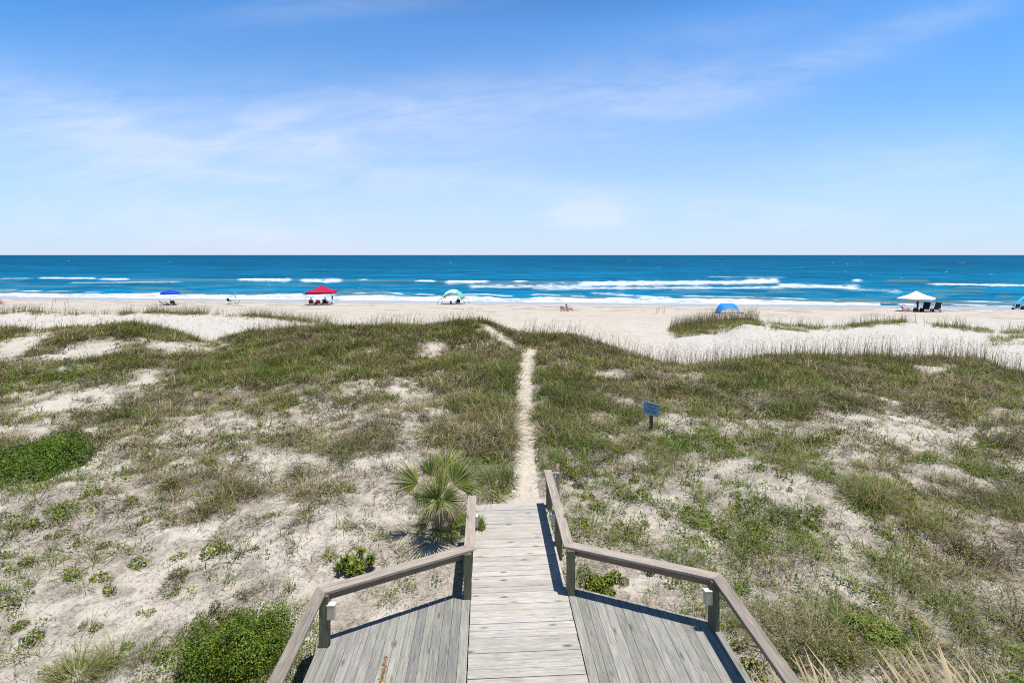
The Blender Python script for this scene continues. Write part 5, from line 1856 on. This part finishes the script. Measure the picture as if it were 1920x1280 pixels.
# --- mint tent
def arch_tent(px, py):
    g = blk(px, py)
    root = empty('beach_tent', g, R(-6)); tag(root, 'pale mint green dome tent with four arched legs on the beach', 'tent')
    W, D, H = 2.05, 1.45, 2.35
    gr = []
    for i in range(13):
        a = math.pi * (.14 + .72 * i / 12)
        row = []
        for j in range(11):
            t = j / 10 * 2 - 1
            row.append((-math.cos(a) * W * .98 * (1 - .10 * t * t), t * D * .95, math.sin(a) * H * (1 - .15 * t * t) + (-.12 if abs(t) > .95 else 0)))
        gr.append(row)
    mb = MB()
    half = len(gr) * 3 // 4
    mb.sheet(gr[:half], .012, 0); mb.sheet(gr[half - 1:], .012, 1)
    o = mb.build('roof', [MINT, MINTD], root, True)
    for sy in (-1, 1):
        for sx in (-1, 1):
            pts = []
            for i in range(8):
                a = math.pi * .21 * i / 7
                pts.append((-sx * math.cos(a) * W * (1.0 + .12 * (1 - i / 7)), sy * D * (1.08 - .13 * i / 7), math.sin(a) * H * (1 - .15) - .05))
            MB().tube(pts, [.07, .045, .04, .04, .04, .04, .04, .04], 6).build('leg', SLATE if sy < 0 else GREENM, root, True)
    return root, g
T, t0 = arch_tent(850, 570)
towel(near(t0, -.35, -1.15), R(-4), (1.75, .7), GREENM, 'green mat spread in front under the mint tent')
beach_chair(near(t0, .75, -.5), R(205), NAVY, 'navy beach chair inside the mint tent', None, .7)
person(near(t0, .72, -.45) + Vector((0, 0, .05)), R(205), 'sit', 'person in black sitting in the navy chair inside the mint tent', TANSK, BLACK, None, 'shirt')
bag(near(t0, -.45, .3), (.35, .25, .5), SLATE, 'slate grey bag standing at the back inside the mint tent')

# --- person with pink chair
q = blk(1060, 583)
beach_chair(q + Vector((-.25, 0, 0)), R(150), PINK, 'pink beach chair standing on the open sand beyond the path', None, .5, .18)
q2 = near(q, .30, -.05)
person(q2, R(110), 'ground', 'person with dark hair sitting on the sand beside the pink chair', TANSK, PINK)

# --- azure arched tent
def cabana(px, py):
    g = blk(px, py)
    root = empty('beach_shelter', g, R(-4)); tag(root, 'low azure blue arched beach shelter with a pale blue edge', 'beach shelter')
    mb = MB(); gr = []; front = []; side = []
    for i in range(25):
        a = math.pi * i / 24
        c, s_ = -math.cos(a), math.sin(a)
        ox = math.copysign(abs(c) ** .62, c) * 1.46 * (1 - .22 * min(1, s_ * 1.3)); oz = min(1.18, 1.32 * s_ ** .70)
        ix = c * 1.18; iz = .66 * s_
        row = []
        for j in range(7):
            t = j / 6
            row.append((ix + (ox - ix) * t, -.75 + 1.0 * t, iz + (oz - iz) * (t ** .8)))
        gr.append(row); front.append(row[0]); side.append(row[-1])
    mb.sheet(gr, .012)
    mb.build('roof', SKYB, root, True)
    MB().tube([(p_[0], p_[1] - .01, p_[2]) for p_ in front], .05, 6).build('front_hem', PALEB, root, True)
    MB().tube(side, .035, 6).build('back_hem', PALEB, root, True)
    for s in (-1, 1):
        MB().box((s * 1.55, -.5, .06), (.24, .22, .14), 0, 0, (1, 1, 1), None, .03).build('sand_pocket', NAVY, root)
    MB().tube([(-1.9, -.62, .03), (0, -.72, .05), (1.85, -.62, .03)], .03, 6).build('ground_pole', SLATE, root, True)
cabana(1365, 587)

# --- white canopy group
Wc = popup_canopy(1718, 584, R(42), 1.78, 1.85, 2.80, CANVAS, 'white pop-up canopy on the beach on the right', .16, .0, False)
w0 = Wc.location
MB().box((.25, .25, 1.55), (1.7, .015, .5), R(-42)).build('side_flap', CANVAS, Wc)
p = near(w0, -.55, -.9); person(p, R(200), 'stand', 'person with dark hair standing under the white canopy in a navy top', TANSK, NAVY, None, 'shirt')
beach_chair(near(w0, .35, -.9), R(-68), BLACK, 'black tall-backed chair under the white canopy, beside the standing person', None, 1.0, .32, .75, .36)
beach_chair(near(w0, 1.75, -1.0), R(-68), BLACK, 'black tall-backed chair at the right end under the white canopy', None, 1.05, .32, .75, .42)
beach_chair(near(w0, -1.75, -.7), R(70), MAROON, 'maroon beach chair at the left end under the white canopy', None, .62, .3, 1.0, .9)
bag(near(w0, -2.35, -.9), (.62, .4, .45), PINK, 'pink bag left of the maroon chair by the white canopy')
bag(near(w0, -1.05, -1.2), (.75, .45, .55), BROWNC, 'brown bag between the maroon chair and the standing person')
bag(near(w0, -.1, -1.0), (.6, .5, .5), BLACK, 'black bag between the standing person and the chair beside them')
bag(near(w0, 1.05, -1.25), (.55, .4, .45), NAVY, 'navy bag between the two black tall-backed chairs')
def cooler(loc, rz, label):
    root = empty('cool_box', loc, rz); tag(root, label, 'cool box')
    MB().box((0, 0, .17), (.62, .36, .34), 0, 0, (1, 1, 1), None, .03).build('box', WHITE, root)
    MB().box((0, 0, .37), (.64, .38, .05), 0, 0, (1, 1, 1), None, .015).build('lid', CANVAS, root)
    MB().tube([(-.33, 0, .25), (-.36, 0, .34), (-.33, 0, .40)], .012, 6).build('handle', METAL, root)
cooler(near(w0, 1.95, -1.75), R(10), 'white cool box in front of the rightmost chair by the white canopy')
towel(near(w0, .2, -1.6), R(5), (3.6, .7), BLACK, 'dark mat on the sand in front of the chairs by the white canopy')

# --- teal wind shade at the right edge
def wind_shade(px, py):
    g = blk(px, py)
    root = empty('wind_shade', g, R(6)); tag(root, 'teal sunshade flying from a bent pole at the right photo edge', 'sunshade')
    def arc(t): return Vector((-2.9 + 5.8 * t, 0, 2.4 * (math.sin(math.pi * (t * .86 + .07)) - .2) + .25))
    pts = [arc(i / 16) for i in range(17)]
    pts = [Vector((-3.12, 0, -.2)), Vector((-3.06, 0, .25))] + pts + [Vector((3.1, 0, .1))]
    MB().tube(pts, .03, 8).build('pole', SKYB, root, True)
    gr = []
    for i in range(17):
        p_ = arc(i / 16); row = []
        for j in range(7):
            t = j / 6
            row.append((p_.x, p_.y + .55 * t, p_.z - .02 - .05 * math.sin(t * 5 + i * .6) * t + .02 * t))
        gr.append(row)
    MB().sheet(gr, .01).build('cloth', TEAL, root, True)
    return g
r0 = wind_shade(1938, 578)
s0 = blk(1905, 580)
beach_chair(s0, R(-75), BLACK, 'black low beach chair under the teal sunshade', None, .6, .2)
bag(near(s0, 1.05, .1), (.6, .4, .42), NAVY, 'navy bag beside the black chair under the teal sunshade')
bag(near(s0, -.55, -.1), (.4, .3, .22), BLACK, 'small black bag left of the chair under the teal sunshade')

# --- person at the left edge
l0 = blk(1, 572)
beach_chair(l0, R(75), SKYB, 'blue low beach chair at the left photo edge', None, .5, .2)
person(l0 + Vector((.0, 0, .03)), R(75), 'sit', 'person in a dark swimsuit reclining in the blue chair at the left photo edge', SKIN, BLACK)

# --- staked-off nests
def nest_marker(pts, tape, label):
    g = [blk(*p_) for p_ in pts]
    root = empty('nest_marker', g[0]); tag(root, label, 'nest marker', 'staked-off nests on the beach')
    tops = []
    for p_ in g:
        a = p_ - g[0]
        MB().box((a.x, a.y, .30), (.035, .03, .72), 0, 0, (1, 1, 1), None, .004).build('stake', WOODL, root)
        tops.append(Vector((a.x, a.y, .60)))
    mb = MB()
    for a, b in zip(tops, tops[1:] + tops[:1]):
        m = (a + b) / 2; d = b - a
        mb.box((m.x, m.y, m.z), (d.length, .006, .03), math.atan2(d.y, d.x))
    mb.build('tape', tape, root)
    return root
nest_marker([(98, 572), (104, 569.5), (127, 570), (121, 572.5)], TAPE, 'wooden stakes with orange tape on the beach at the far left')
nest_marker([(1231, 588), (1235, 585.5), (1246, 586), (1243, 588.5)], YTAPE, 'wooden stakes with yellow tape on the beach left of the azure shelter')
